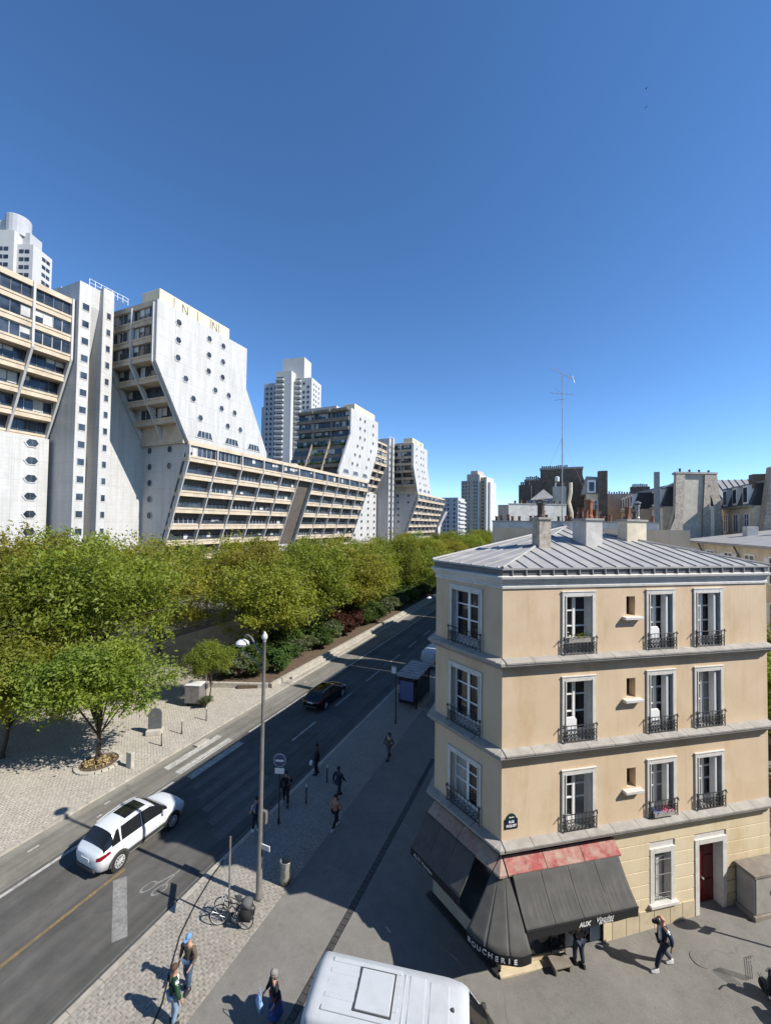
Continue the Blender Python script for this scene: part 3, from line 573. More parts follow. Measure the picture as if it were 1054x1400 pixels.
# sloping red board above the awnings
AW = lambda T, u, t: T
mat('flash_faded', (.33, .25, .2), .75, .25, 5, .2, 20, dirt=.6, dscale=1.4, dirtcol=(.26, .07, .06))
def board(T, u0, u1, label=None):
    mb = MB(T); mb.loft([(u0, .04, 3.93), (u0, .42, 3.6), (u0, .42, 3.54), (u0, .04, 3.85)], [(u1, .04, 3.93), (u1, .42, 3.6), (u1, .42, 3.54), (u1, .04, 3.85)]); return cb(mb, 'flashing_board', 'flash_red' if T is FR else 'flash_faded', bevel=.006)
for i in range(3): board(FR, .05+i*1.51, 1.54+i*1.51)
for i in range(2): board(FC, .05+i*1.7, 1.73+i*1.7)
mt_ = (RN+CN)/((RN+CN).dot(RN)); mb = MB(); mb.add([(*(c0+d_*o_), z_) for d_ in (RN, mt_, CN) for o_, z_ in ((.03, 3.935), (.425, 3.605), (.425, 3.53), (.03, 3.86))], [(k*4+i, k*4+(i+1) % 4, k*4+4+(i+1) % 4, k*4+4+i) for k in range(2) for i in range(4)]); cb(mb, 'flashing_corner', 'flash_faded')
# awnings
AWN = thing('shop_awning', 'dark grey canvas awning with white lettering over the shop beside the red door', 'awning', FR(2.2, .4, 3.5)); ab = FR(2.2, .4, 3.5)
def aw_pt(T, ua, ub, sag, wav, u, t):
    r = .42+((1.3 if T is FR else 1.25)-.42)*t; z = 3.58+((2.55 if T is FR else 2.5)-3.58)*t-sag*math.sin(math.pi*t)+wav*t*t*math.sin(u*31+math.sin(u*7)*2)*math.sin(math.pi*min(1, t*1.1)); return T(u, r, z)
def canvas(T, u0, u1, parent, base, sag=.07, wav=.03, name='awning_panel', nu=26, nt=12):
    mb = MB(); mb.add([aw_pt(T, u0, u1, sag, wav, u0+(u1-u0)*i/nu, j/nt) for j in range(nt+1) for i in range(nu+1)], [(j*(nu+1)+i, j*(nu+1)+i+1, (j+1)*(nu+1)+i+1, (j+1)*(nu+1)+i) for j in range(nt) for i in range(nu)])
    o = mb.build(name, 'awning', parent, smooth=True, base=base); sm = o.modifiers.new('thick', 'SOLIDIFY'); sm.thickness = .008; return o
def valance(T, us, parent, base, drop=.3, name='valance'):
    mb = MB(); n = len(us); top = [aw_pt(T, 0, 1, .05, .0, u, 1) for u in us]
    mb.add(top+[(x, y, z-drop-.015*math.sin(i*1.3)) for i, (x, y, z) in enumerate(top)], [(i, i+1, n+i+1, n+i) for i in range(n-1)])
    o = mb.build(name, 'awning_trim', parent, base=base); sm = o.modifiers.new('thick', 'SOLIDIFY'); sm.thickness = .01; return o
for i in range(4): canvas(FR, .2+i*1.06, .2+(i+1)*1.06-.008, AWN, ab)
va = valance(FR, [.2+i*.212 for i in range(21)], AWN, ab)
mb = MB(); 
for u in (.2, 4.44): p = aw_pt(FR, 0, 1, 0, 0, u, 1); mb.tube([FR(u, .1, 2.5), p], .018, 6)
q0 = aw_pt(FR, 0, 1, 0, 0, .2, 1); q1 = aw_pt(FR, 0, 1, 0, 0, 4.44, 1); mb.tube([q0, q1], .025, 6); mb.build('awning_frame', 'iron', AWN, base=ab)
dv = Vector(q1)-Vector(q0); dvn = dv.normalized(); nn = Vector((dvn.y, -dvn.x, 0)).normalized(); pos = lambda t, dz: Vector(q0)+dv*t+Vector((0, 0, dz))+nn*.02; tb = Matrix.Translation(-Vector(ab)); upv = (Vector((0, 0, 1))-dvn*dvn.z).normalized()
text('valance_lettering', 'AUX', 'lamp_white', .2, tb @ frame4(pos(.5, -.16), dvn, upv), va, .003, .15, bold=.008)
text('valance_lettering', 'Viandes', 'lamp_white', .22, tb @ frame4(pos(.68, -.11), dvn, upv), va, .003, .35); text('valance_lettering', 'de Flandre', 'sign_white', .13, tb @ frame4(pos(.69, -.22), dvn, upv), va, .003, .25)
# corner fan and the cut-corner awning
FAN = thing('corner_awning', 'dark grey fan-shaped awning wrapping the building corner with BOUCHERIE on its edge', 'awning', (c0.x, c0.y, 3.5)); fb = (c0.x, c0.y, 3.5)
a0 = math.atan2(RN.y, RN.x); a1 = math.atan2(CN.y, CN.x); a1 = a1 if a1 < a0 else a1-2*math.pi
def fan_pt(k, t):
    a = a0+(a1-a0)*k; r = .3+(1.62-.3)*t+.1*math.sin(math.pi*k)*t; z = 3.56+(2.2-3.56)*t-.05*math.sin(math.pi*t)-.03*math.sin(k*math.pi*3)**2*t
    off = Vector((RD.x, RD.y))*.18*(1-k)+Vector((CD.x, CD.y))*.1*k
    return (c0.x+math.cos(a)*r+off.x, c0.y+math.sin(a)*r+off.y, z)
N = 24
for s in range(3):
    mb = MB(); k0, k1 = s/3, (s+1)/3
    mb.add([fan_pt(k0+(k1-k0)*i/8, j/10) for j in range(11) for i in range(9)], [(j*9+i, j*9+i+1, (j+1)*9+i+1, (j+1)*9+i) for j in range(10) for i in range(8)])
    o = mb.build('awning_panel', 'awning', FAN, smooth=True, base=fb); o.modifiers.new('thick', 'SOLIDIFY').thickness = .008
mb = MB(); tp = [fan_pt(i/N, 1) for i in range(N+1)]; mb.add(tp+[(x, y, z-.3) for x, y, z in tp], [(i, i+1, N+2+i, N+1+i) for i in range(N)]); fv = mb.build('valance', 'awning_trim', FAN, base=fb); fv.modifiers.new('thick', 'SOLIDIFY').thickness = .008
for i, chh in enumerate('BOUCHERIE'):
    k = .93-i*.085; p = Vector(fan_pt(k, 1)); q = Vector(fan_pt(k-.02, 1)); d = (q-p); d.z = 0; d.normalize(); nrm = Vector((d.y, -d.x, 0))
    text('valance_lettering', chh, 'rail', .21, Matrix.Translation(-Vector(fb)) @ frame4(p+Vector((0, 0, -.15))+nrm*.02, d, (0, 0, 1)), fv, .003, bold=.006)
CAW = thing('shaded_awning', 'dark awning over the cut corner shop window hanging in the shade', 'awning', FC(1.8, .4, 3.5)); cbb = FC(1.8, .4, 3.5)
for i in range(3): canvas(FC, .8+i*.9, .8+(i+1)*.9-.008, CAW, cbb, .07, .014)
valance(FC, [.8+i*.135 for i in range(21)], CAW, cbb)
p0 = Vector(aw_pt(FC, 0, 1, 0, 0, 3.3, 1)); p1 = Vector(aw_pt(FC, 0, 1, 0, 0, 2.2, 1)); d = (p1-p0).normalized(); text('valance_lettering', 'AUX Viandes', 'lamp_white', .2, Matrix.Translation(-Vector(cbb)) @ frame4((p0+p1)/2+Vector((0, 0, -.15))+Vector((CN.x, CN.y, 0))*.02, d, (0, 0, 1)), CAW.children[-1], .003, .2)

# ------------------------------------------------------------------ white leaning slab blocks across the avenue
FH = 3.05
def hexring(mb, T, cx, cz, w, h, o0, o1):
    P = [(-w*.5, 0), (-w*.26, h*.5), (w*.26, h*.5), (w*.5, 0), (w*.26, -h*.5), (-w*.26, -h*.5)]
    a = [T(cx+x, o1, cz+z) for x, z in P]; b = [T(cx+x*.8, o1, cz+z*.8) for x, z in P]; c = [T(cx+x, o0, cz+z) for x, z in P]
    mb.add(c+a+b, [(i, (i+1) % 6, 6+(i+1) % 6, 6+i) for i in range(6)]+[(6+i, 6+(i+1) % 6, 12+(i+1) % 6, 12+i) for i in range(6)])
def hexwin(parent, base, T, cx, cz, w=1.35, h=1.25):
    mb = MB(); hexring(mb, T, cx, cz, w, h, -.02, .1); f = mb.build('hexagonal_window', 'concrete_white', parent, base=base)
    mb = MB(T); P = [(-w*.4, 0), (-w*.21, h*.4), (w*.21, h*.4), (w*.4, 0), (w*.21, -h*.4), (-w*.21, -h*.4)]; mb.quad(*[(cx+x, .025, cz+z) for x, z in P]); mb.build('pane', 'glass_blue', f, base=base)
    MB(T).box(cx-.03, cx+.03, .03, .06, cz-h*.4, cz+h*.4).build('mullion', 'zinc_dark', f, base=base)
def band(parent, base, T, u0, u1, z0, h, depth=2.2, m='concrete_tan'):
    mb = MB(T); mb.box(u0, u1, h-depth, h, z0-.2, z0+.5); mb.box(u0, u1, h-.5, h+.1, z0+.5, z0+.82); return mb.build('floor_band', m, parent, base=base)
def strip(parent, base, T, u0, u1, z0, z1, h, rnd, n=None, m='glass_blue'):
    w = MB(T).box(u0, u1, h-.5, h-.36, z0, z1).build('window', m, parent, base=base); n = n or max(2, int((u1-u0)/1.05)); mb = MB(T); s = (u1-u0)/n
    for i in range(n+1): mb.box(u0+i*s-.04, u0+i*s+.04, h-.38, h-.28, z0, z1)
    mb.box(u0, u1, h-.37, h-.3, z0+.02, z0+.12); mb.box(u0, u1, h-.37, h-.3, z1-.1, z1); mb.build('window_frame', rnd.choice(('zinc_dark', 'zinc_dark', 'concrete_white')), w, base=base)
    k = [i for i in range(n) if rnd.random() < .28]
    for i in k:
        mb = MB(T); mb.box(u0+i*s+.06, u0+(i+1)*s-.06, h-.36, h-.345, z1-(z1-z0)*rnd.uniform(.3, .95), z1-.1)
        mb.build('blind', 'blind', w, base=base)
def rib(parent, base, T, u, pts, wd=.32, m='concrete_white'):
    mb = MB(T); R = [[(u-wd/2, h-.7, z), (u+wd/2, h-.7, z), (u+wd/2, h+.22, z), (u-wd/2, h+.22, z)] for h, z in pts]; mb.rings(R); return mb.build('rib', m, parent, base=base)
ZF = [48.0-FH*i for i in range(7)]        # floor levels of the leaning blocks
def lean(z): return 0 if z >= 41.5 else (41.5-z)/FH*1.65
def block(label, mirror, y0, depth):
    """white gable towards the avenue; floors lean one way. Local u along the avenue, from the top left corner of the gable"""
    S = -1 if mirror else 1; X0 = -60.
    th_ = thing('leaning_block', label, 'apartment block', (X0, y0, 0)); base = (X0, y0, 0); rnd = random.Random(5 if mirror else 9)
    TG = lambda u, o, z: (X0+o, y0+S*u, z)             # gable plane
    prof = [(0, 51.6), (0, 41.5), (6.6, 29.4), (27.0, 29.4), (27.0, 30.8), (20.2, 43.2), (20.2, 51.6)]
    MB(TG).rings([[(u, -.0, z) for u, z in prof], [(u, -.6, z) for u, z in prof]]).build('gable_wall', 'tile_white', th_, base=base)
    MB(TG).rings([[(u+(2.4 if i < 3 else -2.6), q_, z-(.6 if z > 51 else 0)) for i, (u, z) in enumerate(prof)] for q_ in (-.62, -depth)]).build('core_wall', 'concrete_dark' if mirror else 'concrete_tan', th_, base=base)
    for k, z in enumerate((49.5, 46.45, 43.4, 40.35, 37.3, 34.25)):
        sh = 0 if k < 3 else 1.65*(k-2)
        for u in (4.0, 10.5, 13.85): hexwin(th_, base, TG, u+sh, z)
    for u in (10., 16.6, 22.8):
        f = MB(TG); a = [(u-2.0, 0, 30.6), (u+2.0, 0, 30.6), (u+1.5, 0, 32.05), (u-1.5, 0, 32.05)]
        f.rings([[(x, -.02, z) for x, _, z in a], [(x, .1, z) for x, _, z in a]]); w = f.build('trapezoid_window', 'concrete_white', th_, base=base)
        g = MB(TG); g.quad(*[((x-u)*.88+u, .105, (z-31.3)*.8+31.3) for x, _, z in a]); g.build('pane', 'glass_blue', w, base=base)
        m_ = MB(TG)
        for dx in (-.8, 0, .8): m_.box(u+dx-.05, u+dx+.05, .1, .14, 30.8, 31.9)
        m_.build('mullion', 'concrete_white', w, base=base)
    nb = 3 if mirror else 2; bw = (depth-.62)/nb
    if not mirror:      # glazed side facing down the avenue: floors step inwards
        TL = lambda v, h, z: (X0-.62-v, y0-h, z)         # v back from gable, h outwards (towards -Y)
        for z0 in ZF[:7]:
            h = -lean(z0+.3)
            if z0 < 30: break
            for b in range(nb):
                band(th_, base, TL, b*bw+.02, (b+1)*bw-.02, z0, h); strip(th_, base, TL, b*bw+.2, (b+1)*bw-.2, z0+.82, z0+2.8, h, rnd)
        MB().box(X0-depth, X0-.64, y0+6.0, y0+13, 29.2, 32.6).build('soffit', 'concrete_tan', th_, base=base)
        for b in range(nb+1):
            v = b*bw+(.18 if b == 0 else -.2 if b == nb else 0); rib(th_, base, TL, v, [(-lean(30), 30), (0, 41.5), (0, 51.2)], .3, 'concrete_white')
        mb = MB(TL); mb.box(-.0, depth-.62, -1.6, .02, 50.75, 51.62); mb.build('parapet', 'concrete_tan', th_, base=base)
        # plain wall with hexagonal windows below the glazed side
        TB = lambda v, h, z: (X0-.62-v, y0+6.6-h, z)
        mb = MB(); q = [(X0-.3, y0+6.6, 29.4), (X0-13, y0+6.6, 31.0), (X0-13, y0+6.6, 0), (X0-10.3, y0+6.6, 0)]; mb.loft(q, [(x, y+1.2, z) for x, y, z in q]); mb.build('lower_gable_wall', 'tile_white', th_, base=base)
        for v, z in ((9.3, 28.4), (9.2, 25.4), (9.1, 22.4), (9.0, 19.4), (8.9, 16.4), (4.0, 28.4), (4.0, 25.4)): hexwin(th_, base, TB, v, z, 1.5, 1.4)
        mb = MB(); mb.box(X0-depth-1.2, X0-depth-.1, y0-1., y0+6.6, 0, 51); mb.build('recess_wall', 'tile_white', th_, base=base)
    else:               # terraced side: floors step outwards on the way down
        TL = lambda v, h, z: (X0-.62-v, y0-20.2-h, z)
        for k, z0 in enumerate(ZF[:6]):
            h = lean(z0+1.4)
            for b in range(nb):
                band(th_, base, TL, b*bw+.02, (b+1)*bw-.02, z0, h+.35, 3.2, 'terrace'); strip(th_, base, TL, b*bw+.2, (b+1)*bw-.2, z0+.82, z0+2.8, h-.1, rnd, 5)
                if k >= 2 and rnd.random() < .6:
                    mb = MB()
                    for _ in range(160):
                        p = Vector(TL(b*bw+rnd.uniform(.6, bw-.6), h+rnd.uniform(-.3, .4), z0+1+rnd.uniform(-.3, .7))); vv = [Vector((rnd.uniform(-1, 1), rnd.uniform(-1, 1), rnd.uniform(-1, 1))).normalized()*.3 for _ in range(3)]; mb.quad(*[p+w for w in vv])
                    mb.build('terrace_planting', 'leaf_bush', th_, base=base)
        for b in range(1, nb): rib(th_, base, TL, b*bw, [(lean(31), 31), (0, 43), (0, 51.)], .3, 'terrace')
        mb = MB(TL); mb.box(0, depth-.62, -2, .4, 50.75, 51.62); mb.build('parapet', 'terrace', th_, base=base)
        mb = MB(TL); 
        for b in range(nb): mb.box(b*bw+.4, (b+1)*bw-.4, .1, .7, 51.0, 51.75)
        mb.build('roof_planter', 'terrace', th_, base=base)
    # plant screen on the roof
    TS = lambda u, o, z: (X0+o, y0+S*u, z)
    MB(TS).box(1.0, 16.2, -5.2, -.9, 51.2, 54.1).build('roof_screen', 'cream_panel', th_, base=base, bevel=.05)
    if not mirror:
        for u in (3.7, 8.6, 11.6, 13.5): MB(TS).box(u-.07, u+.07, -.9, -.85, 51.9, 53.9).build('screen_post', 'zinc_dark', th_, base=base)
        for u in (5.9, 12.5):
            mb = MB(TS); mb.box(u-.6, u-.45, -.9, -.85, 52.1, 53.6); mb.box(u+.45, u+.6, -.9, -.85, 52.1, 53.6); mb.prism([(u-.6, 53.6), (u-.42, 53.6), (u+.6, 52.1), (u+.42, 52.1)], -.89, -.84, 'y'); mb.build('screen_brace', 'zinc_dark', th_, base=base)
    MB(TS).box(6, 19, -depth+1, -6, 51.0, 53.2).build('roof_plant_room', 'concrete_white', th_, base=base)
    return th_
mat('terrace', (.27, .22, .165), .9, .2, .7, dirt=.4, dscale=.5)
def stair(label, y0):
    X0 = -69.; th_ = thing('stair_tower', label, 'tower block', (X0, y0, 0)); base = (X0, y0, 0)
    wm = [(40.85, 4.0), (37.95, 1.05)]
    MB().box(X0-8, X0, y0, y0+1.7, 0, 53).build('window_shaft', 'tile_white', th_, base=base)
    MB().box(X0-8, X0+.4, y0+3.3, y0+5.0, 0, 53.6).build('window_shaft', 'tile_white', th_, base=base)
    pr = [(-.4, 53.2), (-.6, 50), (-5.0, 33), (-2.6, 25), (-3.2, 0)]
    MB().rings([[(X0+h, y0+1.7, z), (X0+h, y0+3.3, z), (X0-9, y0+3.3, z), (X0-9, y0+1.7, z)] for h, z in pr]).build('hollow_wall', 'tile_white', th_, base=base)
    MB().box(X0-14, X0-5.5, y0+.2, y0+8.5, 0, 53.4).build('core_wall', 'concrete_white', th_, base=base)
    T1 = lambda u, h, z: (X0+h, y0+u, z)
    for i in range(14):
        z = 49.1-i*2.78 if False else 49.1-i*3.05*.83
    for i in range(17):
        z = 49.2-i*2.74
        for u, h0, w in ((.95, .0, .95), (4.2, .4, .6)):
            f = MB(T1); f.box(u-w/2-.08, u+w/2+.08, h0-.02, h0+.06, z-.62, z+.62); f = f.build('window', 'concrete_white', th_, base=base); MB(T1).box(u-w/2, u+w/2, h0+.05, h0+.075, z-.5, z+.5).build('pane', 'glass_blue', f, base=base)
    mb = MB()
    for x, y in [(X0-1, y0+1.9+i*.9) for i in range(7)]+[(X0-1-i*1.1, y0+8.2) for i in range(8)]: mb.tube([(x, y, 53.4), (x, y, 54.6)], .05, 5)
    for z in (54.0, 54.6): mb.tube([(X0-1, y0+1.9, z), (X0-1, y0+8.2, z), (X0-9, y0+8.2, z)], .05, 5)
    mb.build('roof_railing', 'rail', th_, base=base); return th_
def wing(label, y0, y1):
    X0 = -70.; th_ = thing('terraced_wing', label, 'apartment block', (X0, y1, 0)); base = (X0, y1, 0); rnd = random.Random(21)
    T = lambda u, h, z: (X0+h, y1-u, z); L = y1-y0; nb = max(1, round(L/5.6)); bw = L/nb; Z = [46.45-FH*i for i in range(7)]
    ln = lambda z: 0 if z > 40.4 else (40.4-z)/FH*1.5
    for z0 in Z:
        h = -ln(z0+.2)
        for b in range(nb): band(th_, base, T, b*bw+.02, (b+1)*bw-.02, z0, h, 3.); strip(th_, base, T, b*bw+.15, (b+1)*bw-.15, z0+.82, z0+2.8, h, rnd)
    MB(T).box(0, L, -1.5, .03, 49.2, 50.0).build('parapet', 'concrete_tan', th_, base=base)
    for b in range(nb+1): rib(th_, base, T, min(L-.15, max(.15, b*bw)), [(-ln(28), 28), (0, 40.4), (0, 50.02)], .3)
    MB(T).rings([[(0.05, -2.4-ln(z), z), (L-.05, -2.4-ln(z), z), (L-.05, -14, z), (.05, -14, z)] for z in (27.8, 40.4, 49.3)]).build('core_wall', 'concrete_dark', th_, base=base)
    MB(T).rings([[(.4, -4.6-.0*z, z), (L, -4.6, z), (L, -14, z), (.4, -14, z)] for z in (0, 28.2)]).build('lower_wall', 'tile_white', th_, base=base)
    TW = lambda u, h, z: (X0-4.6+h, y1-u, z)
    for i in range(7):
        for b in range(nb): hexwin(th_, base, TW, 2.6+b*bw, 27.2-i*2.75, 2.1, 1.35)
    return th_
def podium(label, y0, y1, notch):
    X0 = -60.; th_ = thing('podium_block', label, 'apartment block', (X0, y0, 0)); base = (X0, y0, 0); rnd = random.Random(33)
    T = lambda u, h, z: (X0+h, y0+u, z); L = y1-y0; nb = round(L/6.6); bw = L/nb; Z = [26.3-FH*i for i in range(8)]; ln = lambda z: 0 if z > 26.5 else (26.5-z)/FH*1.1
    for z0 in Z:
        h = -ln(z0+.2)
        for b in range(nb):
            u0 = b*bw
            if abs(u0+bw/2-notch) < bw/2 and z0 < 24: continue
            band(th_, base, T, u0+.02, u0+bw-.02, z0, h); strip(th_, base, T, u0+.15, u0+bw-.15, z0+.82, z0+2.8, h, rnd, 6)
    MB(T).box(0, L, -.9, .06, 29.0, 29.75).build('parapet', 'concrete_tan', th_, base=base)
    for b in range(nb+1): rib(th_, base, T, min(L-.2, max(.2, b*bw)), [(-ln(0), 0), (-ln(26.5), 26.5), (0, 29.2)], .24)
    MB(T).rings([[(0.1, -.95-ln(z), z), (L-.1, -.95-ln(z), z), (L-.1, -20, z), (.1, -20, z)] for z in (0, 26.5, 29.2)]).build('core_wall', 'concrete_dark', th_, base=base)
    MB(T).rings([[(notch-2.2-k, -1-h, z), (notch+2.2+k, -1-h, z), (notch+2.2+k, -9-h, z), (notch-2.2-k, -9-h, z)] for z, h, k in ((0, 6, 0), (14, 6, .3), (23, 1.5, 1))]).build('pylon', 'concrete_white', th_, base=base)
    for b in range(nb):
        if rnd.random() < .5: MB(T).lathe([(1.4, 0), (1.6, 1.0), (1.5, 1.05), (.1, 1.05)], (b*bw+3, -4.5, 29.7), 12).build('roof_drum', 'concrete_white', th_, base=base)
    return th_
A1 = wing('tan-banded terraced wing of the white complex before the near stair tower', 5.8, 36.7)
S1 = stair('near white stair tower with two columns of small windows', 36.9)
B1 = block('near white leaning block with the cream roof screen and hexagonal windows', False, 43.4, 11.7)
P1 = podium('long tan-banded podium with slanted ribs between the two nearer leaning blocks', 50.0, 121.4, 35.5)
C1 = block('white leaning block with dark planted terraces stepping down one side', True, 129.0, 20)
SH = 123.4
A2 = wing('tan-banded terraced wing between the dark terraces block and the far stair tower', 130.2, 36.7+SH)
def again(o, label, dy=SH):
    c = copy_tree(o); c.location.y += dy; c['label'] = label; return c
again(S1, 'far white stair tower beyond the dark terraces block'); again(B1, 'far white leaning block beyond the dark terraces')
P2 = podium('far tan-banded podium beyond the farthest leaning block', 50.0+SH, 50+SH+46, 60)
# ------------------------------------------------------------------ towers and other far blocks
def fwin(parent, base, T, u, z, w, h, m='glass_blue'):
    MB(T).box(u-w/2, u+w/2, -.02, .06, z-h/2, z+h/2).build('window', m, parent, base=base)
# left tower: faces turned, lit side towards the sun
def tower_box(label, cx, cy, rz, parts, cat='tower', name='tower_block'):
    t = thing(name, label, cat, (cx, cy, 0), rz); return t
t1 = tower_box('tall white tower with square windows behind the tan-banded wing', -166.5, 74.3, rad(25), None)
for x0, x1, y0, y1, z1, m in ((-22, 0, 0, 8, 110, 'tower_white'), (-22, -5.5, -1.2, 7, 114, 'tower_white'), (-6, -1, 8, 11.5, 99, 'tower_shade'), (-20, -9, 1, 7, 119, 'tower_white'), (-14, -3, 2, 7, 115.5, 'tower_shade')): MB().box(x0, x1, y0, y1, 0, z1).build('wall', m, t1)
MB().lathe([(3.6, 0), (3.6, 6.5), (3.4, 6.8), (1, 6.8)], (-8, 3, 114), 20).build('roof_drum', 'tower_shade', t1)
w0 = None
for k in range(14):
    for x, y, rz in ((-2.0, 0, 0), (-3.9, 0, 0), (-8, -1.2, 0), (-9.9, -1.2, 0), (-15, -1.2, 0), (-16.9, -1.2, 0), (0, 4.4, math.pi/2), (0, 6.2, math.pi/2)):
        z = 107.5-k*2.75
        if w0 is None: w0 = MB().box(-.75, .75, -.08, .05, -.65, .65).build('window', 'glass_blue', t1); w0.location = (x, y, z)
        else: share(w0, 'window', (x, y, z), t1, rz)
for k in range(6): MB().box(-1, .4, 8.3, 11.2, 95-k*2.75, 96-k*2.75).build('balcony', 'concrete_white', t1)
t2 = tower_box('tall pale tower with stacked balconies behind the dark terraces block', -137, 176, rad(10), None)
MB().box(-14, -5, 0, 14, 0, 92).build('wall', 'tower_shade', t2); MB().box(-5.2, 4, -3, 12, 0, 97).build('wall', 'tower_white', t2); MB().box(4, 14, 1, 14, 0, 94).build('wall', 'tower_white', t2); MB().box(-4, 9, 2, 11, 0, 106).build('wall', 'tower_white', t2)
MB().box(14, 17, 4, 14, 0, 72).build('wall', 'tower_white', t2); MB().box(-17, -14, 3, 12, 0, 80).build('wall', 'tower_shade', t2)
for x0, x1, y in ((-4.6, -.6, -3.02), (5, 7.5, .98)):
    w0 = b0 = None
    for k in range(26):
        z = 93-k*2.8
        if w0 is None: w0 = MB().box(x0, x1, y-.05, y+.3, -.7, .9).build('window', 'glass_blue', t2); w0.location = (0, 0, z); b0 = MB().box(x0-.3, x1+.3, y-1.3, y, -1.2, -.2).build('balcony', 'tower_white', t2, bevel=.1); b0.location = (0, 0, z)
        else: share(w0, 'window', (0, 0, z), t2); share(b0, 'balcony', (0, 0, z), t2)
w0 = None
for k in range(26):
    for x, y in ((9.5, .98), (12, .98), (-7, -.02), (-9.5, -.02), (-12, -.02)):
        if w0 is None: w0 = MB().box(-.55, .55, -.06, .05, -.7, .7).build('window', 'glass_blue', t2); w0.location = (x, y, 91-k*2.8)
        else: share(w0, 'window', (x, y, 89-k*2.8), t2)
w0 = None
for k in range(24):
    for y in (4, 7, 10.5):
        if w0 is None: w0 = MB().box(-.05, .06, -.55, .55, -.7, .7).build('window', 'glass_blue', t2); w0.location = (14, y, 91-k*2.8)
        else: share(w0, 'window', (14 if 91-k*2.8 > 73 else 17, y, 91-k*2.8), t2)
t3 = tower_box('far slender tower with white and orange vertical strips', -64, 330, rad(-12), None)
for x0, x1, y0, z1, m in ((-13, -2, 0, 52, 'tower_beige'), (-7, 3, -2, 57, 'tower_beige'), (3, 4.5, -3, 56, 'tower_white'), (4.5, 8.5, -1, 54, 'tower_tan'), (8.5, 10, -2, 54, 'tower_white'), (10, 12, 1, 50, 'tower_white'), (-5, 1, 1, 60, 'tower_beige')): MB().box(x0, x1, y0, 14, 0, z1).build('wall', m, t3)
w0 = None
for k in range(16):
    for x, y in ((-11, 0), (-8.6, 0), (-5, -2), (-.5, -2), (1.5, -2), (6.5, -1)):
        if w0 is None: w0 = MB().box(-.6, .6, -.2, .1, -.8, .8).build('window', 'glass_blue', t3); w0.location = (x, y, 50-k*2.9)
        else: share(w0, 'window', (x, y, 50-k*2.9), t3)
t4 = tower_box('far white slab block with balconied sunny side', -66, 256, rad(0), None, 'apartment block', 'slab_block')
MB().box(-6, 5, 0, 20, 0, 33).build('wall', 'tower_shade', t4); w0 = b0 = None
for k in range(11):
    for x in (-4, -1.5, 2.5):
        if w0 is None: w0 = MB().box(-.6, .6, -.1, .1, -.7, .7).build('window', 'glass_blue', t4); w0.location = (x, 0, 31-k*2.8)
        else: share(w0, 'window', (x, 0, 31-k*2.8), t4)
    if b0 is None: b0 = MB().box(5, 6.2, 1, 19, -1.1, -.1).build('balcony', 'tower_white', t4); b0.location = (0, 0, 31)
    else: share(b0, 'balcony', (0, 0, 31-k*2.8), t4)

# ------------------------------------------------------------------ houses behind the corner building
def house(name, label, loc, cat='building', group=None): return thing(name, label, cat, loc, 0, group)
def hb(parent, base):
    def f(mb, name, m, par=None, **k): return mb.build(name, m, par or parent, base=base, **k)
    return f
def sash(f, T, u, z, w, h, m='glass', frame='joinery', shutter=None):
    fr = MB(T); 
    for a, b, c, d in ((u-w/2-.1, u-w/2, z, z+h), (u+w/2, u+w/2+.1, z, z+h), (u-w/2-.1, u+w/2+.1, z+h, z+h+.12), (u-w/2-.12, u+w/2+.12, z-.12, z), (u-.04, u+.04, z, z+h), (u-w/2, u+w/2, z+h*.68, z+h*.68+.05)): fr.box(a, b, -.02, .07, c, d)
    w_ = f(fr, 'window', frame); p = MB(T); p.box(u-w/2, u+w/2, -.02, .02, z, z+h); f(p, 'pane', m, w_)
    if shutter:
        s = MB(T); s.box(u-w/2-.55, u-w/2-.12, .02, .07, z, z+h); s.box(u+w/2+.12, u+w/2+.55, .02, .07, z, z+h); f(s, 'shutter', shutter, w_)
    return w_
def potrow(parent, base, x0, x1, y0, y1, z, n, ms=('pot', 'pot', 'pot_dark'), h=.4, r=.12):
    for i in range(n):
        k = (i+.5)/n; pot(parent, x0+(x1-x0)*k, y0+(y1-y0)*k, z, h*random.uniform(.8, 1.2), r, random.choice(ms), base)
# low link building and gabled neighbour on the avenue
n1 = house('link_building', 'low grey-roofed building next to the party wall on the avenue', (-4.9, 36, 0)); f = hb(n1, (-4.9, 36, 0))
f(MB().box(-4.9, 6, 33.25, 39.9, 0, 14.2), 'wall', 'plaster_cream'); f(MB().prism([(-5.1, 14.2), (6.2, 14.2), (3, 15.2), (-2, 15.2)], 33.25, 39.95, 'y'), 'roof', 'zinc')
for y in (35, 37.8):
    for z in (1, 4.6, 7.8, 11): sash(f, lambda u, h, zz: (-4.9-h, u, zz), y, z, 1, 2)
n2 = house('gabled_neighbour', 'pale gable wall topped by a row of clay pots behind the party wall', (-4.9, 46, 0)); f = hb(n2, (-4.9, 46, 0))
f(MB().box(-4.9, .4, 43.2, 62, 0, 16.2), 'wall', 'plaster_cream'); SK = lambda x, y, z: (x, y+(x+4.6)*.5, z)
f(MB(SK).box(-4.6, .5, 40, 40.45, 0, 17.6), 'gable_wall', 'plaster_white'); f(MB().box(-5.6, -4.6, 40, 41.6, 0, 17.55), 'corner_pier', 'plaster_pink')
g_ = f(MB(SK).box(-4.65, .55, 39.95, 40.5, 17.6, 17.7), 'gable_coping', 'cornice'); potrow(g_, (-4.9, 46, 0), -4.3, .2, 40.35, 42.6, 17.7, 9, ('pot', 'pot_dark', 'pot_dark'), .3)
f(MB().prism([(-4.95, 16.2), (.45, 16.2), (-1, 17.3), (-3.6, 17.3)], 43.2, 62, 'y'), 'roof', 'zinc')
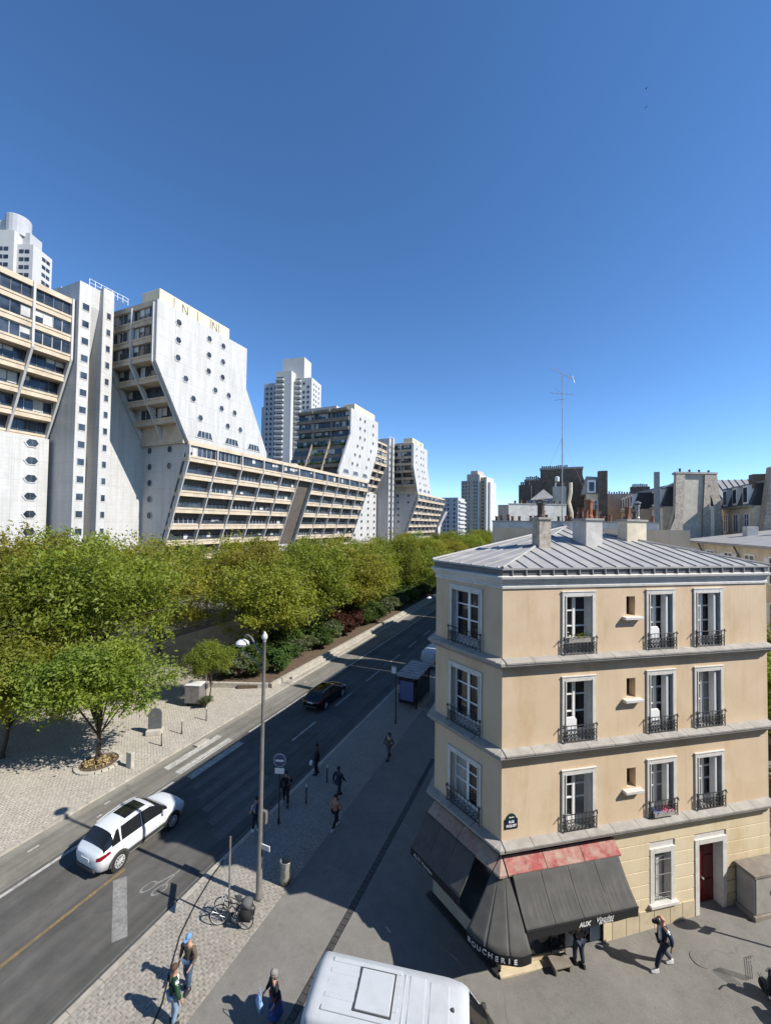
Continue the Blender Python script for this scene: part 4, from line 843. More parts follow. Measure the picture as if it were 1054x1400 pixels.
for y in range(45, 62, 3):
    for z in (1, 4.6, 7.8, 11, 13.6): sash(f, lambda u, h, zz: (-4.9-h, u, zz), y, z, 1, 1.8)
n3 = house('slate_roof_house', 'small house with blue-grey pitched roof below the sooty brick gable', (-2, 53, 0)); f = hb(n3, (-2, 53, 0))
f(MB().box(-4.4, .5, 52.0, 60, 15, 17.8), 'wall', 'plaster_white'); mb = MB(); mb.add([(-4.5, 52, 17.8), (.6, 52, 17.8), (.6, 59, 17.8), (-4.5, 59, 17.8), (-2, 54.5, 20.2), (-2, 58, 20.2)], [(0, 1, 4), (1, 2, 5, 4), (2, 3, 5), (3, 0, 4, 5)]); f(mb, 'roof', 'zinc')
st = f(MB().box(-.9, .6, 52.2, 53.2, 15, 20.3), 'chimney', 'plaster_shade'); potrow(st, (-2, 53, 0), -.7, .4, 52.7, 52.7, 20.3, 4, ('pot_dark', 'lamp_white', 'pot_dark'), .5)
f(MB().tube([(1.2, 52.8, 15), (1.2, 52.8, 17.2), (.9, 52.8, 18.4), (1.1, 52.8, 19.6), (1.1, 52.8, 20.8)], .2, 8), 'flue_pipe', 'plaster_cream'); f(MB().lathe([(.26, 0), (.26, .5), (.1, .6)], (-.4, 52.9, 21.0), 10), 'flue_cowl', 'lamp_white')
st = f(MB().box(-5.2, -3.6, 56.5, 57.2, 15, 21), 'chimney', 'soot_brick'); potrow(st, (-2, 53, 0), -5, -3.8, 56.8, 56.8, 21, 5, ('pot_dark',), .5)
n4 = house('sooty_gable_house', 'tall house with windowless sooty brick gable and rows of pots on top', (-2, 66, 0)); f = hb(n4, (-2, 66, 0))
f(MB().box(-4.9, 4.5, 68, 84, 0, 20), 'wall', 'plaster_cream'); f(MB().prism([(-5.2, 0), (4.9, 0), (4.8, 17.5), (3.4, 21.8), (3.0, 23.2), (3.0, 24.2), (-2.9, 24.2), (-2.9, 23), (-5.2, 22.6)], 66.4, 68, 'y'), 'gable_wall', 'soot_brick')
f(MB().prism([(-4.8, 20), (4.6, 20), (3, 23), (-4, 23)], 68, 84, 'y'), 'roof', 'slate'); c_ = f(MB().box(-3.0, 3.1, 66.3, 68.2, 24.2, 24.5), 'gable_coping', 'cornice'); potrow(c_, (-2, 66, 0), -2.8, 1.0, 67, 67, 24.5, 13, ('pot_dark',), .35, .13)
c_ = f(MB().box(-5.3, -2.95, 66.3, 68.1, 22.6, 22.8), 'gable_coping', 'cornice'); potrow(c_, (-2, 66, 0), -5.1, -3.1, 67, 67, 22.8, 7, ('pot_dark',), .5, .13)
f(MB().box(-2.6, -1.0, 66.2, 66.4, 17, 24.0), 'flue_breast', 'soot_brick'); f(MB().box(.2, 1.4, 66.2, 66.4, 17, 23.0), 'flue_breast', 'soot_brick'); f(MB().box(-4.6, -4.0, 66.2, 66.4, 17, 22.4), 'flue_breast', 'soot_brick')
for y in range(70, 84, 3):
    for z in (1, 4.6, 7.8, 11, 14, 17): sash(f, lambda u, h, zz: (-4.9-h, u, zz), y, z, 1, 1.8)
n5 = house('dormer_house', 'narrow cream house with a white dormer beside the sooty gable', (4, 61, 0)); f = hb(n5, (4, 61, 0))
f(MB().box(3.2, 5.4, 60.6, 66, 10, 19.9), 'wall', 'plaster_cream'); f(MB().prism([(2.6, 19.9), (5.5, 19.9), (5.2, 22.2), (3.2, 22.4)], 60.8, 66, 'y'), 'roof', 'zinc'); f(MB().box(4.6, 5.7, 60.2, 61.6, 14, 23.0), 'chimney', 'soot_brick')
sash(f, lambda u, h, z: (u, 60.6-h, z), 4.1, 17.6, .8, 1.4); d_ = f(MB().box(3.3, 4.3, 60.2, 61.2, 20.1, 21.8), 'dormer', 'joinery'); f(MB().box(3.5, 4.1, 60.15, 60.2, 20.3, 21.5), 'pane', 'glass_blue', d_)
f(MB().box(2.2, 4.4, 56, 60, 10, 17.2), 'lean_to_wall', 'plaster_shade'); f(MB().box(2.0, 4.6, 55.8, 60.2, 17.2, 17.4), 'lean_to_roof', 'zinc')
# mansarded courtyard house: dormers in a dark slate slope
def mansard(name, label, x, y0, y1, ze, zt, nd, wm, flip=1, wall_z=8, deep=8):
    h_ = house(name, label, (x, (y0+y1)/2, 0)); base = (x, (y0+y1)/2, 0); f = hb(h_, base)
    f(MB().box(x, x+deep, y0, y1, wall_z-8, ze), 'wall', wm); f(MB().box(x-.25, x+.1, y0, y1, ze-.12, ze+.08), 'eaves', 'cornice')
    f(MB().prism([(x-.15, ze+.05), (x+.55, zt), (x+deep-.5, zt), (x+deep, ze)], y0, y1, 'y'), 'mansard_slope', 'slate'); f(MB().prism([(x+.4, zt), (x+.45, zt+.1), (x+deep*.5, zt+1.0), (x+deep-.3, zt)], y0-.1, y1+.1, 'y'), 'roof', 'zinc')
    T = lambda u, hh, z: (x-hh, u, z); n = nd
    for i in range(n):
        y = y0+(i+.5)*(y1-y0)/n; d = f(MB().box(x-.12, x+.9, y-.62, y+.62, ze+.2, zt-.15), 'dormer', 'joinery'); f(MB().box(x-.2, x+.9, y-.72, y+.72, zt-.15, zt-.03), 'dormer_roof', 'zinc', d)
        f(MB().box(x-.16, x-.1, y-.4, y-.04, ze+.4, zt-.35), 'pane', 'glass_blue', d); f(MB().box(x-.16, x-.1, y+.04, y+.4, ze+.4, zt-.35), 'pane', 'glass_blue', d)
        for z in (ze-2.6, ze-5.6): sash(f, T, y, z, 1.0, 1.8, shutter='joinery' if i % 2 else None)
    return h_, f, base
h_, f, base = mansard('mansard_house', 'courtyard house with a row of five dormers and peach wall behind the tall vent pipe', 8.3, 57.5, 68.5, 17.8, 19.8, 5, 'plaster_pink')
st = f(MB().box(10, 12.5, 72, 73, 15, 21.8), 'chimney', 'soot_brick'); potrow(st, base, 10.2, 12.3, 72.5, 72.5, 21.8, 8, ('pot_dark',), .4); st = f(MB().box(6.5, 10, 70, 71, 15, 20.6), 'chimney', 'plaster_pink'); potrow(st, base, 6.7, 9.8, 70.5, 70.5, 20.6, 9, ('pot_dark',), .35)
h_, f, base = mansard('gable_end_house', 'cream house ending in a tall chimney-breast gable with rough stone quoins', 10.0, 50.9, 56.5, 17.8, 19.9, 2, 'plaster_cream', deep=4.4)
SK2 = lambda x, y, z: (x, y+(x-11)*.5, z)
f(MB(SK2).prism([(9.8, 5), (15.4, 5), (15.3, 15.5), (14.7, 19), (14.6, 21.1), (10.9, 21.1), (10.8, 17.5), (10.3, 15.5)], 49.6, 50.6, 'y'), 'gable_wall', 'plaster_shade')
f(MB(SK2).prism([(9.2, 5), (10.6, 5), (11.4, 15), (11.7, 21.05), (10.85, 21.05), (10.7, 16.5), (9.7, 14)], 49.35, 49.6, 'y'), 'stone_quoin', 'rubble'); f(MB(SK2).prism([(13.2, 5), (15.6, 5), (15.3, 16), (14.75, 21.05), (13.6, 21.05), (13.4, 17)], 49.35, 49.6, 'y'), 'stone_quoin', 'rubble')
st = f(MB(SK2).box(10.75, 14.8, 49.3, 50.7, 21.1, 21.3), 'gable_coping', 'cornice'); potrow(st, base, 10.9, 14.6, 50, 51.8, 21.3, 4, ('pot_dark',), .35)
h_, f, base = mansard('dark_slate_house', 'house with three white dormers in a dark slate slope beyond the chimney-breast gable', 17.0, 49.5, 57.6, 17.8, 20.0, 3, 'plaster_cream')
f(MB().prism([(16.9, 12), (26, 12), (26, 21.4), (18.0, 21.4), (17.6, 18)], 48.2, 49.4, 'y'), 'gable_wall', 'rubble'); f(MB().box(17.2, 18.6, 50, 51, 19.5, 20.9), 'chimney', 'soot_brick')
n8 = house('zinc_ridge_house', 'house showing only its long pale zinc roof above the slate dormers', (20, 66, 0)); f = hb(n8, (20, 66, 0)); f(MB().box(16, 25, 64, 74, 0, 19.2), 'wall', 'plaster_cream'); rf = f(MB().prism([(64, 19.2), (74, 19.2), (69, 22.2)], 15.9, 25.1, 'x'), 'roof', 'zinc')
for i in range(13): mb = MB(); mb.tube([(16.2+i*.7, 63.9, 19.22), (16.2+i*.7, 69, 22.24)], .06, 4); f(mb, 'roof_seam', 'zinc', rf)
# courtyard annex with cream wall
n9 = house('courtyard_annex', 'low cream courtyard annex with flat zinc roof beside the corner building', (12, 40, 0)); f = hb(n9, (12, 40, 0))
PA, PB = Vector((11.0, 46.5)), Vector((13.3, 33.2)); dd = (PB-PA).normalized(); nn_ = Vector((-abs(dd.y), -abs(dd.x)))
TA = lambda u, h, z: (PA.x+dd.x*u+nn_.x*h, PA.y+dd.y*u+nn_.y*h, z); LA = (PB-PA).length
mb = MB(TA); mb.box(0, LA, -9, 0, 0, 14.2); f(mb, 'wall', 'plaster_cream'); mb = MB(TA); mb.loft([(-.2, .35, 14.2), (LA+.3, .35, 14.2), (LA+.3, .35, 14.4), (-.2, .35, 14.4)], [(-.2, -9, 15.6), (LA+.3, -9, 15.6), (LA+.3, -9, 15.8), (-.2, -9, 15.8)]); f(mb, 'roof', 'zinc')
for i, u in enumerate((1.6, 4.2, 6.8, 9.4, 12.)):
    for z in (11.9, 8.8, 5.6): sash(f, TA, u, z, 1.0, 1.7, shutter='joinery' if i % 2 == 0 else None)
for u in (3.0, 8.2): f(MB(TA).tube([(u, .12, 0), (u, .12, 13.6), (u-.2, .3, 14.2)], .07, 6), 'downpipe', 'zinc_dark')
for u, o in ((3, -3.5), (7, -4.6), (11.5, -3)): f(MB(TA).box(u-.35, u+.35, o-.4, o+.4, 14.6, 15.75), 'roof_chimney', 'plaster_white', bevel=.02)
f(MB(TA).lathe([(.25, 0), (.25, .6), (.4, .8), (.1, 1.2)], (4.6, -5, 15.2), 10), 'roof_ventilator', 'lamp_white')
# tall square vent pipe
tag(MB().box(8.9, 9.35, 48.9, 49.3, 13, 21.3).build('vent_pipe', 'galv', base=(9.1, 49.1, 13)), 'tall pale metal vent pipe standing beside the chimney-breast gable', 'vent pipe')
# houses further down the avenue
for i, (y0, y1, h) in enumerate(((84.3, 102, 21), (102.3, 122, 19), (122.3, 150, 23), (150.3, 190, 20), (190.3, 240, 22), (240.3, 320, 20))):
    lab = ['cream house next door to the sooty gable on the avenue', 'low grey house two doors past the sooty gable', 'tall cream house in the middle of the far row', 'long cream house past the tall one in the far row', 'broad house near the end of the far row', 'last long house closing the far row'][i]
    a_ = house('avenue_house', lab, (-4.9, y0, 0), group='houses down the avenue'); f = hb(a_, (-4.9, y0, 0))
    f(MB().box(-4.9, 9, y0, y1, 0, h-2), 'wall', 'plaster_cream' if i % 2 == 0 else 'plaster_shade'); f(MB().prism([(-5, h-2), (9.1, h-2), (7.5, h), (-3.6, h)], y0, y1, 'y'), 'roof', 'slate')
    if i < 3:
        for y in range(int(y0)+2, int(y1)-1, 3):
            for z in range(1, int(h)-4, 3): sash(f, lambda u, hh, zz: (-4.9-hh, u, zz), y, z+.4, 1, 1.8)
# building the picture is taken from: facade just behind, cornice and chimneys above
HB = house('home_building', 'cream stone apartment building behind the viewpoint with overhanging cornice', (2, -3, 0)); f = hb(HB, (2, -3, 0))
HR = lambda u, out, z: (RD.x*u+RN.x*out, RD.y*u+RN.y*out, z)
f(MB(HR).box(-9, 21.2, .45, 13, 0, 18.1), 'wall', 'plaster_cream'); f(MB(HR).box(-9.2, 21.3, .1, 13, 18.1, 18.5), 'cornice', 'cornice'); f(MB(HR).box(-8.8, 21.1, 2.2, 12, 18.5, 19.6), 'roof', 'slate'); f(MB(HR).box(21.4, 44, .6, 13, 0, 13.5), 'lower_wall', 'plaster_pink'); f(MB(HR).box(21.4, 44, 1.5, 13, 13.5, 14.5), 'lower_roof', 'zinc')
for u, w, z in ((15.0, 1.3, 21.6), (6, 1.6, 22)): f(MB(HR).box(u, u+w, 1.0, 2.2, 18.5, z), 'chimney', 'plaster_white')
for u in range(-7, 19, 3):
    for z in (1, 4.6, 7.8, 11, 14.4):
        if abs(u) > 1 or z < 13: sash(f, lambda a, b, c: HR(a, .45-b, c), u, z, 1, 2)
# antenna mast
am = thing('antenna_mast', 'tall thin television antenna mast with guy wires on the roofs', 'antenna', (.1, 33.0, 15.9)); mb = MB(); mb.tube([(0, 0, 0), (0, 0, 6.3)], .045, 6); mb.tube([(0, 0, 6.3), (0, 0, 11.2)], .032, 6); mb.build('mast', 'galv', am)
mb = MB(); a, b = Vector((-.75, -.3, 11.75)), Vector((.8, .3, 10.9)); mb.tube([a, b], .018, 5)
for i in range(11):
    p = a.lerp(b, i/10); L_ = .18+.2*(i/10); mb.tube([p+Vector((.2, -.9, 0)).normalized()*L_, p-Vector((.2, -.9, 0)).normalized()*L_], .009, 4)
mb.tube([b+Vector((-.1, 0, .25)), b+Vector((.05, 0, -.3))], .02, 4); mb.build('aerial', 'galv', am)
mb = MB(); mb.tube([(-.85, -.2, 9.9), (0, 0, 9.75), (.75, .2, 9.65)], .014, 4); mb.tube([(-.5, -.4, 10.1), (0, 0, 9.75)], .012, 4); mb.tube([(-.6, .3, 9.4), (.15, -.1, 9.3)], .012, 4)
for i in range(5): mb.tube([(-.7+i*.35, -.35, 9.86-i*.05), (-.7+i*.35, .35, 9.86-i*.05)], .008, 4)
mb.build('lower_aerial', 'galv', am)
for x, y in ((-2.6, .1), (2.4, .2), (.5, 2.4)): mb = MB(); mb.tube([(0, 0, 6.4), (x, y, 0.1)], .006, 4); mb.build('guy_wire', 'zinc_dark', am)

# ------------------------------------------------------------------ trees and shrubs
def leafmesh(name, seed, clumps, per, R, leaf, mat_, flat=.75, hollow=.45, base_z=0, lumps=9):
    r = np.random.default_rng(seed)
    # lobed crown: several big lobes, clumps spread through them, leaves through the clumps
    lob = r.normal(size=(lumps, 3)); lob /= np.linalg.norm(lob, axis=1)[:, None]; lob[:, 2] = np.abs(lob[:, 2])*.9-.25
    lobc = lob*np.array([R*.55, R*.55, R*.45*flat]); lobr = r.uniform(.42, .62, lumps)*R
    which = r.integers(0, lumps, clumps); d = r.normal(size=(clumps, 3)); d /= np.linalg.norm(d, axis=1)[:, None]
    rr_ = r.uniform(hollow, 1., clumps)**.6; C_ = lobc[which]+d*(lobr[which]*rr_)[:, None]*np.array([1, 1, flat])
    n = clumps*per; cs = np.repeat(r.uniform(.35, .75, clumps)*R*.13+.1, per); P = np.repeat(C_, per, 0)+r.normal(size=(n, 3))*cs[:, None]*np.array([1, 1, .6])
    nrm = r.normal(size=(n, 3)); nrm[:, 2] = np.abs(nrm[:, 2])+.5; nrm /= np.linalg.norm(nrm, axis=1)[:, None]
    a = np.cross(nrm, r.normal(size=(n, 3))); a /= np.linalg.norm(a, axis=1)[:, None]; b = np.cross(nrm, a)
    L = (leaf*r.uniform(.6, 1.3, n))[:, None]; W_ = L*.42
    V = np.stack([P-a*L*.5, P+b*W_*.55+nrm*L*.06, P+a*L*.55-nrm*L*.12, P-b*W_*.55+nrm*L*.06], 1).reshape(-1, 3); V[:, 2] += base_z
    me = bpy.data.meshes.new(name); me.vertices.add(4*n); me.vertices.foreach_set('co', V.astype(np.float32).ravel()); me.loops.add(4*n); me.loops.foreach_set('vertex_index', np.arange(4*n, dtype=np.int32)); me.polygons.add(n); me.polygons.foreach_set('loop_start', np.arange(0, 4*n, 4, dtype=np.int32)); me.update(calc_edges=True)
    me.materials.append(MATS[mat_]); return me, C_+np.array([0, 0, base_z])
def trunkmesh(name, seed, h, r0_, C_, nl=16, lean=0):
    r = random.Random(seed); mb = MB(); fork = h*.42; top = Vector((r.uniform(-.3, .3)+lean, r.uniform(-.3, .3), fork))
    mb.tube([(0, 0, -.1), (0.02, 0, .25), (top.x*.5+.05, top.y*.5, fork*.5), top], [r0_*1.35, r0_, r0_*.85, r0_*.72], 9)
    idx = sorted(range(len(C_)), key=lambda i: r.random())[:nl]
    for i in idx:
        e = Vector(C_[i]); m1 = top.lerp(e, .45)+Vector((0, 0, .12*(e-top).length)); s0 = r0_*r.uniform(.32, .5)
        mb.tube([top-Vector((0, 0, r.uniform(0, .6))), m1, e], [s0, s0*.55, s0*.15], 6)
        for _ in range(2):
            j = min(range(len(C_)), key=lambda q: (Vector(C_[q])-e).length+r.random()*3); mb.tube([m1, m1.lerp(Vector(C_[j]), .6)+Vector((0, 0, .15)), C_[j]], [s0*.4, s0*.25, s0*.08], 5)
    me = mb.mesh(name); me.materials.append(MATS['bark']); 
    for p in me.polygons: p.use_smooth = True
    return me
PROT = []
for k, (m_, R, hh) in enumerate((('leaf', 6.2, 13.6), ('leaf_yellow', 6.4, 13.8), ('leaf_fresh', 5.7, 13.4), ('leaf_yellow', 6., 13.2), ('leaf_fresh', 6.5, 14.0))):
    cz = hh-R*1.06; me, C_ = leafmesh('crown', 40+k, 330, 72, R, .33, m_, 1.08, .22, cz, 10); PROT.append((me, trunkmesh('trunk', 60+k, hh*.72, .24, C_, 18), hh))
near_me, near_C = leafmesh('crown', 77, 300, 95, 5.0, .26, 'leaf_fresh', .62, .25, 4.75, 11); near_tr = trunkmesh('trunk', 78, 5.4, .15, near_C, 18)
def tree(label, x, y, pm, z=0, sc_=1, rz=None, group='trees on the esplanade', sz=None):
    t = thing('plane_tree' if pm is not None else 'young_tree', label, 'tree', (x, y, z), rz if rz is not None else random.uniform(0, 6.28), group); t.scale = (sc_, sc_, sz or sc_)
    cm, tm = (PROT[pm][0], PROT[pm][1]) if pm is not None else (near_me, near_tr)
    for n_, me in (('trunk', tm), ('crown', cm)): o = bpy.data.objects.new(n_, me); COL.objects.link(o); o.parent = t
    return t
tree('young leafy tree growing in the round stone-edged pit', -27.2, 16.5, None, sc_=1.0, rz=.6)
tree('young tree with low spreading crown by the red flowers beside the pit tree', -33.2, 14.2, None, sc_=1.02, rz=2.2)
TL_ = 'leafy plane tree in the rows along the esplanade'
TL2 = 'plane tree leaning over the shrub bed along the bus lane'
TL3 = 'plane tree far down the avenue'
spots = [(-40, 14, 0, 1.0, 'broad green plane tree behind the two young trees'), (-37, 22.5, 4, 1.08, 'tall fresh-green plane tree behind the pit tree'), (-46.5, 22, 1, 1.12, 'tall yellowish plane tree in front of the tan-banded wing'), (-45, 12, 2, .95, 'small fresh-green plane tree in the second row'), (-41.5, 31.5, 1, 1.06, 'yellow-green plane tree beside the open asphalt by the far carriageway'), (-35, 49, 0, 1.0, 'dark green plane tree behind the planted bed'), (-37, 58, 2, 1.05, 'tall fresh-green plane tree behind the middle of the bed'), (-34.5, 40, 3, 1.05, 'yellow-green plane tree behind the start of the planted bed'), (-44, 47, 1, 1.04, 'yellow-green plane tree in front of the near leaning block podium'), (-53, 29, 4, 1.1, 'tall plane tree across the far carriageway at the stair tower foot'), (-56, 45, 0, .92, 'dark green plane tree across the far carriageway')]
spots2 = [(-28.9, 43.5, 2, 1.02, 'round fresh-green plane tree over the reddish shrubs'), (-29.8, 35.5, 1, .9, 'low yellowish plane tree over the start of the planted bed'), (-28.6, 51.5, 1, 1.03, 'yellow-green plane tree in the middle of the planted bed'), (-29.6, 60.5, 4, .92, 'fresh-green plane tree past the middle of the planted bed'), (-29.4, 70, 0, 1.04, 'dark plane tree towards the end of the planted bed')]
st_ = tree('small dense green tree on a thin stem beside the grey cabinet', -28.0, 26.2, None, sc_=.42, rz=1.1, group='trees along the shrub bed', sz=.68)
for x, y, p, s_, l_ in spots: tree(l_, x, y, p, sc_=s_*1.02, sz=s_*1.09)
for x, y, p, s_, l_ in spots2: tree(l_, x, y, p, sc_=s_, sz=s_*1.1, group='trees along the shrub bed')
for i in range(14):
    y = 80+i*10.5
    for x in (-29.5, -41): tree(TL3, x+random.uniform(-1.2, 1.2), y+random.uniform(-2.5, 2.5)+(4 if x < -35 else 0), random.randrange(5), sc_=random.uniform(.82, 1.14), group='trees far down the avenue')
for y in (54, 62, 72): tree(TL_, -42+random.uniform(-1, 1), y, random.randrange(5), sc_=random.uniform(.92, 1.03))
# shrubs in the planted bed
bed = thing('planted_bed', 'raised bed of earth with low stone walls beside the bus lane', 'flower bed', (-27.5, 31, 0)); bb = (-27.5, 31, 0)
MB().prism([(-25.1, 30.3), (-24.75, 120), (-31.8, 120), (-31.9, 32.6), (-27.4, 28.9)], 0, .3).build('earth', 'soil', bed, base=bb)
w0 = None
for i in range(60):
    y = 30.4+i*1.5
    if w0 is None: w0 = MB().box(-.18, .18, 0, 1.48, 0, .42).build('wall_stone', 'kerb', bed, bevel=.03); w0.location = (-24.85-bb[0], y-bb[1], 0)
    else: share(w0, 'wall_stone', (-24.85-bb[0], y-bb[1], random.uniform(-.02, .01)), bed)
ea, eb = Vector((-25.1, 30.35)), Vector((-31.6, 27.6)); ed = (eb-ea).normalized()
MB().prism([(-25.1, 30.3), (-31.6, 27.6), (-31.8, 33), (-25.1, 33)], .01, .29).build('earth', 'soil', bed, base=bb)
for i in range(4): q = ea+ed*(i*1.5); share(w0, 'wall_stone', (q.x-bb[0], q.y-bb[1], 0), bed, math.atan2(ed.y, ed.x)-math.pi/2)
MB().box(-24.6, -24.3, 33, 118, 0, .2).build('edging', 'kerb', bed, base=bb)
SHR = []
for k, (m_, R) in enumerate((('leaf_bush', 1.3), ('leaf_grey', 1.3), ('leaf_red', 1.3), ('leaf_bush', 1.3))):
    me, C_ = leafmesh('foliage', 90+k, 46, 60, R, .24, m_, .8, .3, 1.15, 6); mb = MB(); rr3 = random.Random(k)
    for c in list(C_)[:14]: mb.tube([(0, 0, 0), (c[0]*.4, c[1]*.4, c[2]*.55), tuple(c)], [.035, .022, .008], 5)
    sm_ = mb.mesh('stems'); sm_.materials.append(MATS['bark']); SHR.append((me, sm_))
def shrub(label, x, y, k, s_=1., z=.28, group='shrubs in the planted bed'):
    t = thing('shrub', label, 'shrub', (x, y, z), random.uniform(0, 6.28), group); t.scale = (s_, s_, s_*random.uniform(.85, 1.15))
    for n_, me in (('stems', SHR[k][1]), ('foliage', SHR[k][0])): o = bpy.data.objects.new(n_, me); COL.objects.link(o); o.parent = t
    return t
SL = {0: 'bushy green shrub in the planted bed', 1: 'pale grey-green shrub in the planted bed', 2: 'dark reddish shrub among the green ones in the bed', 3: 'bushy green shrub in the planted bed'}
for i in range(34):
    y = 31.5+i*2.1; k = 2 if i in (7, 8, 9, 13) else random.choice((0, 1, 3, 3)); shrub(SL[k], -26.6-random.uniform(0, .7), y+random.uniform(-.4, .4), k, random.uniform(.85, 1.2)+(.35 if i > 4 else 0)); k = random.choice((0, 3)); shrub(SL[k], -29-random.uniform(0, 1.2), y+random.uniform(-.8, .8), k, random.uniform(1.2, 1.75))
for x, y, k, s_, l_ in ((-28.9, 30.6, 1, 1.2, 'grey-green bush at the end wall of the planted bed'), (-30.6, 31.6, 3, 1.5, 'large green bush behind the end wall of the planted bed')): shrub(l_, x, y, k, s_, .28, 'bushes at the bed end')
shrub('low patch of weeds at the foot of the post by the bed', -27.0, 24.9, 1, .5, 0)
# round tree pit with stone edging
pit = thing('tree_pit', 'round stone-edged tree pit with dry grass', 'tree pit', (-27.0, 16.5, 0)); MB().lathe([(1.12, 0), (1.12, .03), (.01, .05)], n=24).build('earth', 'soil', pit)
e0 = None
for i in range(22):
    a = i*2*math.pi/22
    if e0 is None: e0 = MB().box(-.15, .15, -.12, .12, -.02, .1).build('edging_stone', 'plaster_shade', pit, bevel=.02); e0.location = (1.18, 0, 0); e0.rotation_euler = (0, 0, math.pi/2)
    else: share(e0, 'edging_stone', (1.18*math.cos(a), 1.18*math.sin(a), 0), pit, a+math.pi/2)
gm, _ = leafmesh('dry_grass', 5, 30, 12, .8, .22, 'dry_grass', .2, 0, .1, 4); o = bpy.data.objects.new('dry_grass', gm); COL.objects.link(o); o.parent = pit; tag(o, kind='stuff')
# tree showing past the right end of the corner building
tree('tree showing past the right end of the corner building', 13.6, 31.0, 2, sc_=.85, group='courtyard tree')

# ------------------------------------------------------------------ vehicles
def lerp_tab(tab, x):
    if x <= tab[0][0]: return list(tab[0][1:])
    for a, b in zip(tab, tab[1:]):
        if x <= b[0]:
            t = (x-a[0])/(b[0]-a[0]); t2 = t*t*(3-2*t)*.35+t*.65; return [p+(q-p)*t2 for p, q in zip(a[1:], b[1:])]
    return list(tab[-1][1:])
# station: x, z_bottom, half width at sill, half width max, z_belt, half width belt, z_roof, half width roof
def half_ring(st):
    zb, ws, wm, zl, wl, zt, wt = st; zm = zb+(zl-zb)*.55; h = zt-zl
    return [(0, zb), (ws*.8, zb), (ws, zb+.06), (wm, zm), (wm*.995, zm+(zl-zm)*.6), (wl, zl), (wl+(wt-wl)*.12, zl+h*.1), (wl+(wt-wl)*.62, zl+h*.6), (wt+.02, zl+h*.9), (wt-.05, zt-h*.02+.0), (wt*.6, zt+.018), (0, zt+.03)]
def car_surface(tab, n=46):
    x0, x1 = tab[0][0], tab[-1][0]; R = []
    for i in range(n+1):
        x = x0+(x1-x0)*i/n; h = half_ring(lerp_tab(tab, x)); R.append([(x, y, z) for y, z in h]+[(x, -y, z) for y, z in h[-2:0:-1]])
    return R
def surf(tab, x, k, side=1, off=.012):
    h = half_ring(lerp_tab(tab, x)); i = min(int(k), len(h)-2); t = k-i; y = h[i][0]+(h[i+1][0]-h[i][0])*t; z = h[i][1]+(h[i+1][1]-h[i][1])*t
    dy, dz = h[i+1][0]-h[i][0], h[i+1][1]-h[i][1]; L = math.hypot(dy, dz) or 1; return (x, side*(y+off*dz/L), z-off*dy/L)
def patch(tab, xk, side, nx=10, nk=5, off=.012):
    """xk: four corners ((x,k) x4) bilinear patch lying on the body surface"""
    mb = MB(); (a, b, c, d) = xk; P = []
    for j in range(nk+1):
        for i in range(nx+1):
            s, t = i/nx, j/nk; x = (a[0]*(1-s)+b[0]*s)*(1-t)+(d[0]*(1-s)+c[0]*s)*t; k = (a[1]*(1-s)+b[1]*s)*(1-t)+(d[1]*(1-s)+c[1]*s)*t; P.append(surf(tab, x, k, side, off))
    mb.add(P, [(j*(nx+1)+i, j*(nx+1)+i+1, (j+1)*(nx+1)+i+1, (j+1)*(nx+1)+i) for j in range(nk) for i in range(nx)]); return mb
def cross_patch(tab, x0, x1, kmin, inset, off=.014, nx=8):
    mb = MB(); P = []; n = 0
    for i in range(nx+1):
        x = x0+(x1-x0)*i/nx; row = []
        for side in (1, -1):
            ks = [kmin+inset+(11-kmin-inset)*q/6 for q in range(7)]; row.append([surf(tab, x, min(k, 10.999), side, off) for k in ks])
        P.append(row[0]+row[1][::-1][1:])
    n = len(P[0]); mb.add([p for r in P for p in r], [(i*n+j, i*n+j+1, (i+1)*n+j+1, (i+1)*n+j) for i in range(nx) for j in range(n-1)]); return mb
def wheel(parent, x, y, r, side, w=.23):
    t = MB().lathe([(r*.62, -w/2), (r*.9, -w/2), (r, -w*.36), (r, w*.36), (r*.9, w/2), (r*.62, w/2)], (0, 0, 0), 28, 'y').build('wheel', 'rubber', parent); t.location = (x, y, r)
    mb = MB(); s = side*(w*.5+.008); mb.lathe([(r*.66, s-side*.03), (r*.66, s), (r*.58, s+side*.005), (r*.58, s-side*.04)], (0, 0, 0), 24, 'y')
    for k in range(10):
        a = 2*math.pi*k/10; mb.tube([(.03*math.cos(a), s, .03*math.sin(a)), (r*.6*math.cos(a), s-side*.01, r*.6*math.sin(a))], [.03, .022], 5)
    mb.lathe([(.06, s-side*.02), (.06, s+side*.02), (.01, s+side*.025)], (0, 0, 0), 12, 'y'); mb.build('rim', 'alloy', t)
    MB().lathe([(r*.6, s-side*.012), (.01, s-side*.012)], (0, 0, 0), 20, 'y').build('brake_disc', 'plastic', t)
SUV = [(-2.34, .55, .55, .6, .92, .58, .96, .5), (-2.27, .38, .72, .8, .95, .74, 1.0, .62), (-2.12, .3, .8, .89, 1.0, .84, 1.1, .70), (-1.95, .27, .84, .92, 1.02, .87, 1.28, .68), (-1.6, .25, .86, .93, 1.03, .885, 1.52, .63), (-1.25, .25, .86, .93, 1.03, .89, 1.6, .625), (-.3, .25, .86, .93, 1.02, .89, 1.645, .63), (.25, .25, .86, .93, 1.01, .885, 1.61, .63), (.7, .25, .86, .93, 1.0, .88, 1.44, .66), (1.15, .25, .86, .93, 1.0, .87, 1.13, .76), (1.32, .25, .86, .93, .98, .86, 1.06, .78), (1.7, .25, .86, .92, .95, .83, 1.02, .74), (2.05, .27, .82, .88, .88, .78, .94, .64), (2.25, .32, .7, .78, .78, .66, .82, .5), (2.33, .42, .5, .58, .66, .48, .7, .36)]
